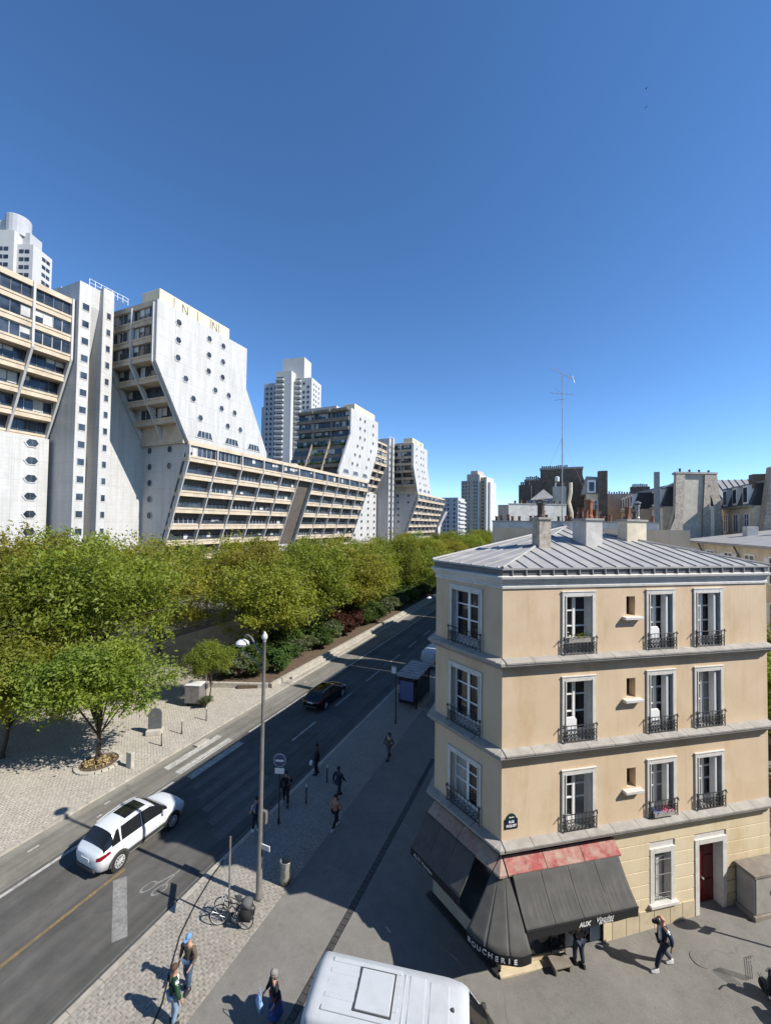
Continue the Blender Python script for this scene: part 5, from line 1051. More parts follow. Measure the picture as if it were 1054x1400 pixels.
SED = [(a, b*.8, c, d, e*.93, f, (g-e)*.78+e*.93 if g > e+.1 else g*.93, h) for a, b, c, d, e, f, g, h in SUV]
VAN = [(-2.95, .5, .8, .86, 1.2, .86, 2.3, .74), (-2.9, .35, .88, .96, 1.25, .96, 2.46, .82), (-2.7, .3, .92, 1.0, 1.25, 1.0, 2.53, .86), (.9, .3, .92, 1.0, 1.25, 1.0, 2.53, .86), (1.35, .3, .92, 1.0, 1.25, .99, 2.48, .84), (1.9, .3, .92, 1.0, 1.22, .97, 1.95, .82), (2.3, .3, .92, .99, 1.18, .94, 1.4, .82), (2.65, .3, .88, .95, 1.05, .88, 1.2, .74), (2.9, .35, .75, .82, .9, .7, 1.0, .56), (2.98, .45, .6, .65, .75, .55, .8, .42)]
SMALLVAN = [(a*.75, b, c*.92, d*.92, e*.9, f*.92, g*.75, h*.92) for a, b, c, d, e, f, g, h in VAN]
def car(name, label, cat, loc, heading, tab, paint, kind):
    t = thing(name, label, cat, loc, heading); R = car_surface(tab); mb = MB(); mb.rings(R); mb.build('body', paint, t, smooth=True)
    wx = (-1.4, 1.4) if kind != 'van' else (-1.75, 1.85); wr = .365 if kind != 'van' else .35; wy = tab[6][3]-.13 if kind != 'van' else .87
    if kind == 'smallvan': wx = (-1.3, 1.4); wr = .31; wy = .8
    for x in wx:
        for s in (1, -1):
            a = MB(); N_ = 14; ye = lerp_tab(tab, x)[2]; y0 = ye-.05; y1 = ye+.018
            P = [(x+(wr+.1)*math.cos(math.pi*(i/N_)), (wr+.1)*math.sin(math.pi*(i/N_))+wr-.02) for i in range(N_+1)]; Q = [(x+(wr+.02)*math.cos(math.pi*(i/N_)), (wr+.02)*math.sin(math.pi*(i/N_))+wr-.02) for i in range(N_+1)]
            poly = P+Q[::-1]; a.add([(p[0], s*y0, p[1]) for p in poly]+[(p[0], s*y1, p[1]) for p in poly], [(i, i+1, 2*N_+1-i-1, 2*N_+1-i) for i in range(N_)]+[(2*N_+2+i, 2*N_+2+i+1, 2*N_+2+2*N_+1-i-1, 2*N_+2+2*N_+1-i) for i in range(N_)]+[(i, i+1, 2*N_+2+i+1, 2*N_+2+i) for i in range(N_)]); a.build('wheel_arch', 'plastic' if kind == 'suv' else paint, t)
            MB().lathe([(wr+.03, s*(ye-.08)), (wr+.03, s*(ye+.006)), (.02, s*(ye+.006))], (x, 0, wr), 24, 'y').build('wheel_well', 'rubber', t); wheel(t, x, s*(ye-.095), wr, s)
    if kind in ('suv', 'sedan'):
        for s in (1, -1):
            for q, (xa, xb, xc, xd) in enumerate(((-1.72, -1.32, -1.3, -1.42), (-1.26, -.28, -.26, -1.2), (-.22, .95, .48, -.2))):
                patch(tab, ((xa, 6.05), (xb, 6.05), (xc, 8.35), (xd, 8.35)), s, 8, 5, .01).build('side_window', 'car_glass', t, smooth=True)
            patch(tab, ((-1.2, 2.2), (1.0, 2.2), (1.0, 2.75), (-1.2, 2.75)), s, 6, 2, .012).build('sill_trim', 'plastic' if kind == 'suv' else paint, t)
            patch(tab, ((-2.31, 3.9), (-1.78, 4.35), (-1.84, 5.0), (-2.3, 5.3)), s, 6, 3, .02).build('tail_light', 'tail_red', t, smooth=True); patch(tab, ((1.75, 4.4), (2.24, 4.3), (2.2, 5.3), (1.8, 5.3)), s, 6, 3, .02).build('headlight', 'lamp_white', t, smooth=True)
            mm = MB(); mm.rings([[(.78, s*.86, 1.0), (.88, s*.86, 1.0), (.88, s*.86, 1.1), (.78, s*.86, 1.1)], [(.74, s*1.02, 1.0), (.86, s*1.04, 1.0), (.86, s*1.04, 1.14), (.74, s*1.02, 1.14)]]); mm.build('wing_mirror', paint, t, bevel=.02)
            rl = MB(); rl.tube([surf(tab, x, 8.9, s, .04) for x in (-1.5, -1.0, -.3, .2, .45)], .018, 6); rl.build('roof_rail', 'alloy', t)
            for x in (-1.05, .05): MB().box(x, x+.2, s*.935-.012, s*.935+.012, .93, .96).build('door_handle', paint, t)
            for x in (-1.25, -.24, .98): patch(tab, ((x, 2.9), (x+.012, 2.9), (x+.012, 5.0), (x, 5.0)), s, 1, 4, .004).build('door_gap', 'plastic', t)
        cross_patch(tab, -2.06, -1.62, 6, .35).build('rear_window', 'car_glass', t, smooth=True); cross_patch(tab, .52, 1.14, 6, .5).build('windscreen', 'car_glass', t, smooth=True); cross_patch(tab, -.85, .2, 9, .75, .012).build('sunroof', 'car_glass', t, smooth=True)
        MB().box(-2.37, -2.3, -.26, .26, .72, .84).build('number_plate', 'plate', t); MB().box(-2.36, -2.2, -.6, .6, .36, .5).build('rear_bumper_trim', 'plastic', t, bevel=.04); MB().box(2.2, 2.37, -.45, .45, .42, .66).build('grille', 'plastic', t, bevel=.04)
        cross_patch(tab, -1.62, -1.56, 9, .2, .02, 2).build('roof_spoiler', paint, t, smooth=True)
    else:
        L = 1 if kind == 'van' else .75; W_ = 1 if kind == 'van' else .92
        cross_patch(tab, 1.5*L, 2.2*L, 6, .45).build('windscreen', 'car_glass', t, smooth=True)
        for s in (1, -1):
            patch(tab, ((.85*L, 6.1), (1.95*L, 6.1), (1.55*L, 8), (.9*L, 8)), s, 6, 4, .012).build('side_window', 'car_glass', t, smooth=True)
            MB().box(1.85*L, 2.0*L, s*1.02*W_-.12, s*1.02*W_+.12, 1.25*L+.1, 1.6*L+.1).build('wing_mirror', 'plastic', t, bevel=.04)
            MB().box(-2.97*L, -2.9*L, s*.8*W_-.07, s*.8*W_+.07, .9*L, 1.3*L).build('tail_light', 'tail_red', t)
        zr = tab[3][6]+.02
        for i in range(5):
            y = -.6+i*.3; mb = MB(); mb.box(-2.45*L, -.4*L, (y-.06)*W_, (y+.06)*W_, zr-.03, zr+.016); mb.build('roof_rib', paint, t, bevel=.014)
        for x0, x1, y0, y1 in ((-.15, .3, -.6, .6), (.42, .95, -.55, .55)): MB().box(x0*L, x1*L, y0*W_, y1*W_, zr-.04, zr+.014).build('roof_panel', paint, t, bevel=.014)
        MB().box(-1.55*L, -.6*L, -.5*W_, .5*W_, zr-.02, zr+.045).build('roof_hatch', paint, t, bevel=.02); MB().box(-1.6*L, -.55*L, -.54*W_, .54*W_, zr-.03, zr+.02).build('hatch_seal', 'plastic', t)
        MB().lathe([(.05, 0), (.04, .05), (.01, .07)], (1.05*L, 0, zr-.01), 8).build('aerial_base', 'plastic', t)
        MB().box(-.3*L, -.26*L, -.6*W_, .6*W_, zr-.03, zr+.012).build('roof_seam', paint, t, bevel=.01)
    return t
HY = lambda dx, dy: math.atan2(dy, dx)
car('white_suv', 'white estate-style SUV with black sunroof driving across the patch of sun', 'car', (-10.61*1.0-.0, 0, 0), 0, SUV, 'car_white', 'suv')
t = bpy.data.objects['white_suv']; t.location = (-19.0, 13.4, -.1); t.rotation_euler = (0, 0, HY(.0, 1)); t.scale = (.955, 1.02, 1.08)
car('black_car', 'black car driving along the avenue in the shade', 'car', (-18.9, 30.5, -.1), HY(0, 1), SED, 'car_black', 'sedan')
car('delivery_van', 'white delivery van with ribbed roof parked beside the shop corner', 'van', (-3.65, 10.7, -.004), HY(.974, .225), VAN, 'van_white', 'van')
car('small_van', 'small white van parked behind the bus shelter', 'van', (-12.9, 43.5, 0), HY(0, 1), SMALLVAN, 'van_white', 'smallvan')
car('parked_car', 'grey car parked past the small white van', 'car', (-13.2, 49.5, -.1), HY(0, 1), SED, 'van_white', 'sedan')
car('passing_car', 'pale car stopped on the far carriageway behind the trees', 'car', (-50.5, 27, -.1), HY(0, -1), SUV, 'car_white', 'suv')
# ------------------------------------------------------------------ street furniture
lamp = thing('street_lamp', 'tall grey street lamp with a globe finial and side arm on the sett pavement', 'street lamp', (-11.4, 13.5, 0))
MB().lathe([(.16, 0), (.16, .1), (.13, .14), (.12, 1.2), (.1, 1.25), (.085, 4), (.07, 9), (.062, 10.5), (.075, 10.52), (.075, 10.6)], n=14).build('post', 'lamp_post', lamp, smooth=True)
MB().lathe([(.06, 0), (.1, .04), (.13, .13), (.1, .24), (.05, .3), (.06, .33), (.02, .36)], (0, 0, 10.6), 14).build('finial', 'lamp_glass', lamp, smooth=True)
MB().tube([(0, 0, 9.9), (-.35, .02, 10.15), (-.75, .03, 10.62), (-.95, .03, 10.7), (-1.1, .03, 10.62)], .04, 8).build('arm', 'lamp_post', lamp, smooth=True); MB().tube([(0, 0, 9.3), (-.6, 0, 9.75), (-1.2, 0, 10.02)], .022, 6).build('brace', 'lamp_post', lamp)
hd = MB().lathe([(.02, .17), (.14, .14), (.26, .06), (.31, -.04), (.3, -.07), (.05, -.08)], (-1.25, .05, 10.3), 18).build('lamp_head', 'lamp_white', lamp, smooth=True); MB().lathe([(.3, -.02), (.325, .0), (.3, .02)], (-1.25, .05, 10.28), 18, cap=False).build('head_band', 'plastic', hd); MB().lathe([(.22, -.07), (.15, -.14), (.02, -.17)], (-1.25, .05, 10.3), 14).build('diffuser', 'lamp_glass', hd, smooth=True)
MB().box(.08, .5, -.02, .02, 2.05, 2.25).build('bracket_sign', 'lamp_white', lamp); MB().tube([(.1, 0, 2.0), (.16, 0, 1.6), (.1, 0, 1.2)], .02, 5).build('cable', 'plastic', lamp); MB().box(-.2, .2, .07, .2, 3.0, 3.5).build('junction_box', 'lamp_post', lamp)
sp_ = thing('sign_pole', 'rusty pole with a narrow sign seen edge-on above the bicycles', 'sign pole', (-11.8, 12.25, 0)); MB().lathe([(.035, 0), (.035, 3.25)], n=8).build('pole', 'lamp_post', sp_); MB().box(-.7, .7, -.03, .0, 2.35, 2.62).build('sign_plate', 'galv', sp_); sp_.rotation_euler = (0, 0, rad(-45))
def round_sign(label, loc, rz, h, m1, m2, name='road_sign'):
    t = thing(name, label, 'road sign', loc, rz); MB().lathe([(.06, 0), (.06, .25), (.035, .27), (.035, h)], n=10).build('pole', 'black_paint', t, smooth=True)
    d = MB().lathe([(.33, 0), (.33, .03), (.31, .035), (.01, .035)], (0, -.06, h-.1), 24, 'y').build('disc', m1, t); MB().lathe([(.3, .0), (.01, .0)], (0, -.068, h-.1), 24, 'y').build('disc_face', m2, d); MB().box(-.22, .22, -.074, -.07, h-.16, h-.06).build('bar', 'sign_white', d); MB().box(-.24, .24, -.07, -.04, h-.78, h-.5).build('sub_plate', 'sign_white', t); return t
mat('sign_rim', (.5, .5, .55), .4, .05, 5); mat('sign_violet', (.12, .13, .26), .4, .05, 5)
round_sign('round no-entry style sign on a black post by the crossing', (-13.3, 17.15, 0), rad(20), 3.35, 'sign_rim', 'sign_violet')
round_sign('round road sign on a post by the utility cabinet beyond the picture edge', (7.85, 19.35, gz(7.85, 19.35)), rad(50), 3.0, 'sign_rim', 'sign_violet')
def bollard(label, x, y, group, h=1.05):
    t = thing('bollard', label, 'bollard', (x, y, 0), 0, group); MB().lathe([(.055, 0), (.055, .06), (.04, .08), (.036, h-.18)], n=12).build('post', 'black_paint', t, smooth=True); MB().lathe([(.04, 0), (.044, .02), (.05, .1), (.035, .17), (.01, .19)], (0, 0, h-.18), 12).build('cap', 'lamp_glass', t, smooth=True); return t
for x, y, l in ((-25.2, 19.5, 'thin black bollard nearest the leaning board on the esplanade kerb'), (-25.3, 21.2, 'middle thin black bollard of three on the esplanade kerb'), (-25.3, 23.4, 'thin black bollard nearest the planted bed')): bollard(l, x, y, 'bollards on the esplanade')
for x, y, l in ((-12.9, 19.0, 'black bollard on the sett pavement next to the round sign'), (-12.8, 21.0, 'black bollard on the sett pavement behind the man in black')): bollard(l, x, y, 'bollards on the avenue pavement')
bn = thing('litter_bin', 'ring-topped street litter bin with a translucent bag beside the lamp', 'litter bin', (-10.85, 14.55, 0))
MB().lathe([(.24, .08), (.25, .3), (.22, .6), (.25, .9), (.23, .95), (.2, .9), (.18, .4), (.02, .3)], n=18).build('bag', 'bin_bag', bn, smooth=True); MB().tube([(.25*math.cos(a*.3927), .25*math.sin(a*.3927), .96) for a in range(17)], .025, 6).build('ring', 'galv', bn, smooth=True); MB().lathe([(.2, 0), (.2, .05), (.03, .07)], n=14).build('foot', 'galv', bn)
mb = MB()
for k in range(6): a = k*math.pi/3; mb.tube([(.2*math.cos(a), .2*math.sin(a), .05), (.255*math.cos(a), .255*math.sin(a), .5), (.25*math.cos(a), .25*math.sin(a), .96)], .01, 5)
mb.build('bar', 'galv', bn)
tag(MB().box(-.24, .24, -.12, .12, 0, .95).build('stone_block', 'plaster_shade', base=None, bevel=.03), 'short square stone post on the esplanade kerb near the tree pit', 'stone post').location = (-24.8, 17.05, 0)
pn = thing('leaning_board', 'grey round-topped information board standing on the esplanade', 'sign board', (-27.1, 20.4, 0), rad(35)); MB().prism([(-.45, .35), (.45, .35), (.45, 1.5), (.3, 1.75), (0, 1.85), (-.3, 1.75), (-.45, 1.5)], -.04, .04, 'y').build('panel', 'zinc_dark', pn); MB().box(-.5, .5, -.35, .35, 0, .35).build('plinth', 'plaster_shade', pn, bevel=.03)
cbn = thing('electric_cabinet', 'pale grey street cabinet on legs beside the planted bed', 'cabinet', (-28.3, 24.9, 0), rad(20)); MB().box(-.65, .65, -.45, .45, .3, 1.75).build('housing', 'galv', cbn, bevel=.04); MB().box(-.7, .7, -.5, .5, 1.75, 1.85).build('lid', 'lamp_white', cbn, bevel=.03)
for x in (-.02,): MB().box(x-.55, x-.02, -.475, -.45, .4, 1.65).build('door', 'lamp_post', cbn); MB().box(x+.02, x+.55, -.475, -.45, .4, 1.65).build('door', 'lamp_post', cbn)
for x in (-.55, .5): MB().box(x-.05, x+.05, -.3, .3, 0, .3).build('leg', 'plastic', cbn)
gbn = thing('green_container', 'green recycling container under the trees by the far carriageway', 'container', (-50.2, 37.6, 0)); MB().rings([[(-.6, -.6, .1), (.6, -.6, .1), (.6, .6, .1), (-.6, .6, .1)], [(-.75, -.75, 1.5), (.75, -.75, 1.5), (.75, .75, 1.5), (-.75, .75, 1.5)]]).build('tub', 'green_bin', gbn, bevel=.06); MB().box(-.8, .8, -.8, .8, 1.5, 1.72).build('lid', 'green_bin', gbn, bevel=.08)
uc = thing('utility_cabinet', 'grey two-door utility cabinet against the wall beside the red door', 'cabinet', FR(11.1, .4, .45), math.atan2(RD.y, RD.x)); MB().box(-.85, .95, -.36, .3, .2, 1.62).build('housing', 'box_grey', uc, bevel=.02); MB().box(-.92, 1.02, -.43, .34, 1.62, 1.75).build('lid', 'box_top', uc, bevel=.02); MB().box(-.9, 1.0, -.42, .34, -.1, .2).build('plinth', 'box_top', uc, bevel=.02)
for x0, x1 in ((-.8, .03), (.07, .9)): d = MB().box(x0, x1, -.385, -.36, .25, 1.58).build('door', 'box_grey', uc, bevel=.01); MB().box(x1-.12, x1-.06, -.4, -.385, .9, 1.05).build('latch', 'plastic', d)
# bus shelter and stop post
bs = thing('bus_shelter', 'glass bus shelter with flat ribbed roof in the shade', 'bus shelter', (-11.9, 34.2, 0)); MB().box(-1.0, 1.05, -2.2, 1.9, 2.55, 2.68).build('roof', 'zinc', bs, bevel=.04)
for i in range(7): MB().box(-.95, 1.0, -2.0+i*.6, -1.95+i*.6, 2.68, 2.73).build('roof_rib', 'galv', bs)
for x, y in ((.8, -1.9), (.8, 1.6)): MB().lathe([(.06, 0), (.06, 2.55)], (x, y, 0), 10).build('column', 'black_paint', bs)
for i in range(3): MB().box(.78, .81, -1.8+i*1.13, -.72+i*1.13, .25, 2.3).build('glass_panel', 'car_glass', bs)
MB().box(-.55, .75, 1.66, 1.72, .25, 2.3).build('glass_panel', 'car_glass', bs); ad = MB().box(-.75, .7, -2.05, -1.85, .3, 2.4).build('poster_case', 'black_paint', bs, bevel=.03); MB().box(-.62, .57, -2.062, -2.05, .6, 2.2).build('poster', 'sign_violet', ad); MB().box(.25, .7, -1.2, 1.2, .42, .48).build('bench', 'galv', bs); MB().box(.4, .5, -.1, .1, 0, .42).build('bench_leg', 'galv', bs)
bst = thing('bus_stop_post', 'dark post with a small framed bus stop plate in front of the shelter', 'bus stop', (-11.75, 29.3, 0)); MB().lathe([(.07, 0), (.05, .3), (.045, 4.3)], n=10).build('post', 'black_paint', bst, smooth=True); MB().box(-.42, .05, -.04, .04, 3.75, 4.4).build('plate_frame', 'galv', bst, bevel=.03); MB().box(-.36, -.01, -.05, -.041, 3.85, 4.3).build('plate', 'sign_white', bst); MB().box(.06, .3, -.03, .03, 2.4, 3.0).build('timetable', 'galv', bst)
lp2 = thing('black_lamp', 'dark thin lamp post at the kerb past the bus shelter', 'street lamp', (-11.2, 39.5, 0)); MB().lathe([(.1, 0), (.09, .6), (.06, .7), (.045, 7.6)], n=10).build('post', 'black_paint', lp2, smooth=True); MB().tube([(0, 0, 7.5), (-.5, 0, 8.0), (-1.0, 0, 8.05)], .03, 6).build('arm', 'black_paint', lp2); MB().lathe([(.05, .15), (.3, .02), (.3, -.05), (.05, -.08)], (-1.1, 0, 8.0), 14).build('lamp_head', 'lamp_white', lp2, smooth=True)
gp = thing('post_by_bed', 'grey post with wrapped cable beside the planted bed', 'post', (-27.8, 25.6, 0)); MB().lathe([(.06, 0), (.05, 2.4)], n=8).build('post', 'lamp_post', gp); MB().box(-.12, .12, -.1, .1, 1.2, 1.6).build('box', 'plastic', gp)
bx_ = thing('step_stool', 'dark wooden crate used as a step at the shop door', 'crate', FR(2.05, .42, .0), math.atan2(RD.y, RD.x)); MB().box(-.35, .35, -.22, .22, .3, .36).build('top', 'box_top', bx_, bevel=.01)
for x in (-.3, .24): MB().box(x, x+.06, -.2, .2, 0, .3).build('side', 'box_top', bx_)
# flowers by the left edge
flowerbox('trough of red flowers under the low tree on the esplanade', W0, -42.2, -39.6, .45, 17.6, ['cloth_red', 'cloth_red', 'cloth_red', 'leaf_bush'])

# ------------------------------------------------------------------ people
def skin_obj(name, pts, edges, radii, m, parent, sub=1):
    me = bpy.data.meshes.new(name); me.from_pydata(pts, edges, []); o = bpy.data.objects.new(name, me); COL.objects.link(o); o.parent = parent
    sk = o.modifiers.new('skin', 'SKIN'); sk.use_smooth_shade = True; sk.branch_smoothing = .4
    if not me.skin_vertices: me.skin_vertices.new()
    for v, r in zip(me.skin_vertices[0].data, radii): v.radius = r if isinstance(r, tuple) else (r, r); v.use_root = False
    me.skin_vertices[0].data[0].use_root = True
    s = o.modifiers.new('sub', 'SUBSURF'); s.levels = sub; s.render_levels = sub; me.materials.append(MATS[m]); return o
def person(label, loc, heading, top, legs, skin='skin', hair='hair_dark', shoes='shoe', pose='stand', H=1.74, sleeves=True, hairstyle='short', lean=0., shirt=None, head_turn=0, group=None, arms=None, female=False, coat=0):
    t = thing('person', label, 'person', loc, heading, group); k = H/1.75; t.scale = (k, k, k)
    st = {'stand': (.03, -.04), 'walk': (.28, -.3), 'stride': (.34, -.36), 'turn': (.1, -.08)}[pose]
    L = lean; sh = lambda z: L*max(0, z-.95)
    # facing +X, left is +Y
    def leg(s, f):
        hip = (0, s*.095, .9); lift = .03 if f < -.2 else 0
        if f >= 0: knee = (f*.55+.05, s*.1, .5); ank = (f, s*.1, .09)
        else: knee = (f*.38+.06, s*.1, .5); ank = (f, s*.1, .1+lift)
        return hip, knee, ank, (ank[0]+.14, s*.11, ank[2]-.06+(0 if f >= -.2 else -.02))
    lg = [leg(1, st[0]), leg(-1, st[1])]
    A_ = arms or {'stand': ((.02, .3, 1.12), (.12, .3, .87), (.0, -.3, 1.12), (.1, -.3, .87)), 'turn': ((.02, .3, 1.12), (.2, .26, .98), (.0, -.3, 1.12), (.1, -.3, .87)), 'walk': ((-.12, .28, 1.13), (-.1, .28, .88), (.1, -.28, 1.13), (.28, -.27, .93)), 'stride': ((-.12, .28, 1.13), (-.1, .28, .88), (.1, -.28, 1.13), (.28, -.27, .93))}[pose]
    P = [(0, 0, .95), (sh(1.12), 0, 1.12), (sh(1.32), 0, 1.32), (sh(1.47), 0, 1.47), (sh(1.55)+.015, 0, 1.545), (sh(1.62)+.025, 0, 1.62), (sh(1.7)+.02, 0, 1.7)]
    E_ = [(0, 1), (1, 2), (2, 3), (3, 4), (4, 5), (5, 6)]; Rr_ = [(.135, .1), (.12, .09), (.14, .1), .065, .055, (.082, .092), (.075, .085)]
    def add(p, par, r): P.append(p); Rr_.append(r); E_.append((par, len(P)-1)); return len(P)-1
    nb_ = add((sh(1.62)+.1, 0, 1.625), 5, .022)              # nose
    for s in (1, -1): add((sh(1.62)+.01, s*.085, 1.62), 5, .018)   # ears
    arm_i = []
    for q, s in enumerate((1, -1)):
        S_ = (sh(1.42), s*.185, 1.42); El = (A_[q*2][0]+sh(A_[q*2][2]), A_[q*2][1], A_[q*2][2]); Wr = (A_[q*2+1][0]+sh(A_[q*2+1][2]), A_[q*2+1][1], A_[q*2+1][2])
        i = add(S_, 2, .058); j = add(El, i, .043); w = add(Wr, j, .03); arm_i.append((i, j, w)); d = (Vector(Wr)-Vector(El)).normalized(); side_ = Vector((0, -s, 0)); fwd = d.cross(side_).normalized()
        pm = add(tuple(Vector(Wr)+d*.075), w, (.036, .024))
        for f in range(4): b_ = Vector(Wr)+d*(.09+.0*f)+fwd*(.03-.02*f); fi = add(tuple(b_+d*(.035+.006*(1.5-abs(f-1.5)))), pm, .0095); add(tuple(b_+d*(.07+.01*(1.5-abs(f-1.5)))+side_*.012), fi, .008)
        th_i = add(tuple(Vector(Wr)+d*.05+fwd*.045), w, .011); add(tuple(Vector(Wr)+d*.085+fwd*.06+side_*.01), th_i, .009)
    leg_i = []
    for (h, kn, an, to), s in zip(lg, (1, -1)):
        i = add(h, 0, .082); j = add(kn, i, .058); a = add(an, j, .036); add(to, a, .035); leg_i.append((i, j, a))
    skin_obj('body', P, E_, Rr_, skin, t)
    # trousers / leggings
    TP = [(0, 0, .97)]; TE = []; TR = [(.165, .125)]
    for (h, kn, an, to) in lg:
        n = len(TP); TP += [h, kn, (an[0], an[1], an[2]+.03)]; TE += [(0, n), (n, n+1), (n+1, n+2)]; TR += [.112, .088, .066]
    skin_obj('trousers', TP, TE, TR, legs, t)
    # top
    def topmesh(name, m, g, slv, zlow=.93):
        g *= 1.13+coat*.8
        UP = [(sh(1.12), 0, 1.12), (0, 0, zlow), (sh(1.32), 0, 1.32), (sh(1.47)-.005, 0, 1.465)]; UE = [(0, 1), (0, 2), (2, 3)]; UR = [(.14*g, .105*g), (.155*g, .12*g), (.155*g, .115*g), .075*g]
        for (i, j, w) in arm_i:
            n = len(UP); UP += [P[i], P[j]]; UE += [(2, n), (n, n+1)]; UR += [.078*g, .06*g]
            if slv: d = Vector(P[w])-Vector(P[j]); UP.append(tuple(Vector(P[j])+d*(.84 if P[w][2] < 1.4 else .5))); UE.append((n+1, n+2)); UR.append(.04*g)
            else: UP[-1] = tuple(Vector(P[i]).lerp(Vector(P[j]), .6))
        return skin_obj(name, UP, UE, UR, m, t)
    if shirt: topmesh('shirt', shirt, .98, False)
    topmesh('jacket' if sleeves else 'shirt', top, 1.06 if shirt else 1., sleeves, .93-coat)
    if shirt:   # open front showing the shirt
        MB().rings([[(.085, y*.8, z), (.128+sh(z), y*.8, z), (.128+sh(z), -y*.8, z), (.085, -y*.8, z)] for z, y in ((.92, .07), (1.15, .07), (1.4, .05))]).build('shirt_front', shirt, t, smooth=True)
    # hair, eyes, shoes
    hz = sh(1.68)
    if hair:
        mb = MB(); rings = []
        for a in range(6):
            ph = a/5*math.pi*.5; r_ = .107*math.cos(ph)+.002; rings.append([(hz+.008+r_*1.02*math.cos(q*math.pi/6)-.008, r_*.9*math.sin(q*math.pi/6), 1.665+.125*math.sin(ph)) for q in range(12)])
        mb.rings(rings)
        if hairstyle in ('long', 'bob'):
            z0 = 1.36 if hairstyle == 'long' else 1.5; mb.rings([[(hz-.02+.09*math.cos(q*math.pi/6)*(.75 if math.cos(q*math.pi/6) > 0 else 1)-.035, .1*math.sin(q*math.pi/6), z) for q in range(12)] for z in (z0, 1.58, 1.7)])
        mb.build('cap' if hairstyle == 'cap' else 'hair', hair, t, smooth=True)
        if hairstyle == 'cap': MB().prism([(hz+.08, -.07), (hz+.19, -.05), (hz+.2, .05), (hz+.08, .07)], 1.655, 1.67).build('cap_peak', hair, t)
    for s in (1, -1): MB().lathe([(.004, -.008), (.011, 0), (.004, .008)], (sh(1.645)+.098, s*.034, 1.648), 6, 'x').build('eye', 'hair_dark', t)
    for (h, kn, an, to) in lg:
        x, y, z = an; MB().rings([[(x-.09, y-.04, z-.1), (x-.09, y+.04, z-.1), (x-.08, y+.035, z+.03), (x-.08, y-.035, z+.03)], [(x+.05, y-.05, z-.1), (x+.05, y+.05, z-.1), (x+.05, y+.04, z+.02), (x+.05, y-.04, z+.02)], [(x+.19, y-.035, z-.1), (x+.19, y+.035, z-.1), (x+.18, y+.03, z-.05), (x+.18, y-.03, z-.05)]]).build('shoe', shoes, t, bevel=.012)
    return t
def held(name, label, cat, mk, loc, rz=0): t = thing(name, label, cat, loc, rz); mk(t); return t
z1 = gz(3.3, 17.1)
person('bald man in navy jacket and white shirt striding with a phone to his ear', (3.3, 17.1, z1), HY(-RD.x*.9-.05, -RD.y*.9+.1), 'cloth_navy', 'jeans_dark', 'skin', None, 'shoe_white', 'stride', 1.78, shirt='cloth_white', lean=.02, arms=((-.1, .27, 1.14), (-.08, .27, .9), (.12, -.34, 1.22), (.06, -.2, 1.48)))
person('shopkeeper in dark clothes standing half hidden under the awning', (*FR(2.75, .5, 0)[:2], .12), HY(-RN.x, -RN.y), 'cloth_grey', 'jeans_dark', 'skin', 'hair_dark', 'shoe', 'turn', 1.76)
w_ = person('woman in black coat and blue skirt carrying a pale blue bag', (-8.1, 10.45, 0), HY(-.55, -.75), 'cloth_black', 'cloth_red', 'skin', 'hair_grey', 'shoe', 'turn', 1.66, hairstyle='bob', coat=.16, lean=.1, arms=((-.05, .27, 1.13), (.12, .27, .93), (.08, -.26, 1.12), (.28, -.2, 1.0)))
sk_ = MB().rings([[(r*1.05*math.cos(q*math.pi/9)*(1+.06*math.sin(q*5)), r*math.sin(q*math.pi/9)*(1+.06*math.sin(q*5)), z) for q in range(18)] for r, z in ((.16, .95), (.19, .75), (.23, .42), (.25, .34))]).build('skirt', 'cloth_blue', w_, smooth=True)
hb_ = thing('shoulder_bag', 'pale blue cloth bag hanging at the side of the woman in the blue skirt', 'bag', (-8.42, 10.12, .62), rad(-30)); MB().rings([[(-.16, -.05, 0), (.16, -.05, 0), (.16, .05, 0), (-.16, .05, 0)], [(-.18, -.07, .2), (.18, -.07, .2), (.18, .07, .2), (-.18, .07, .2)], [(-.15, -.02, .36), (.15, -.02, .36), (.15, .02, .36), (-.15, .02, .36)]]).build('pouch', 'bag_blue', hb_, smooth=True); MB().tube([(-.13, 0, .35), (-.05, 0, .6), (.05, 0, .6), (.13, 0, .35)], .012, 5).build('handle', 'bag_blue', hb_)
person('man in pale blue cap and brown jacket facing his companion on the setts', (-11.35, 10.05, 0), HY(.1, -1), 'cloth_brown', 'jeans', 'skin', 'cap_blue', 'shoe', 'turn', 1.76, hairstyle='cap', lean=.06)
person('man in green jacket and pale jeans turned to the man in the blue cap', (-10.95, 9.15, 0), HY(.3, .9), 'cloth_green', 'jeans_pale', 'skin', 'hair_brown', 'shoe', 'stand', 1.78, shirt='cloth_white')
b_ = person('person with lilac top and dark backpack standing at the crossing by the lamp', (-14.0, 16.25, 0), HY(-.95, .3), 'cloth_lilac', 'jeans_dark', 'skin', 'hair_dark', 'shoe_white', 'turn', 1.7, sleeves=False)
bp = thing('backpack', 'dark backpack worn by the person in the lilac top', 'backpack', (-13.85, 16.2, 1.02), HY(-.95, .3)); MB().rings([[(-.09, -.13, 0), (.03, -.14, 0), (.03, .14, 0), (-.09, .13, 0)], [(-.12, -.15, .2), (.03, -.15, .2), (.03, .15, .2), (-.12, .15, .2)], [(-.06, -.1, .44), (.02, -.11, .44), (.02, .11, .44), (-.06, .1, .44)]]).build('pack', 'cloth_navy', bp, smooth=True); MB().box(-.14, -.1, -.09, .09, .05, .2).build('pocket', 'cloth_black', bp, bevel=.02)
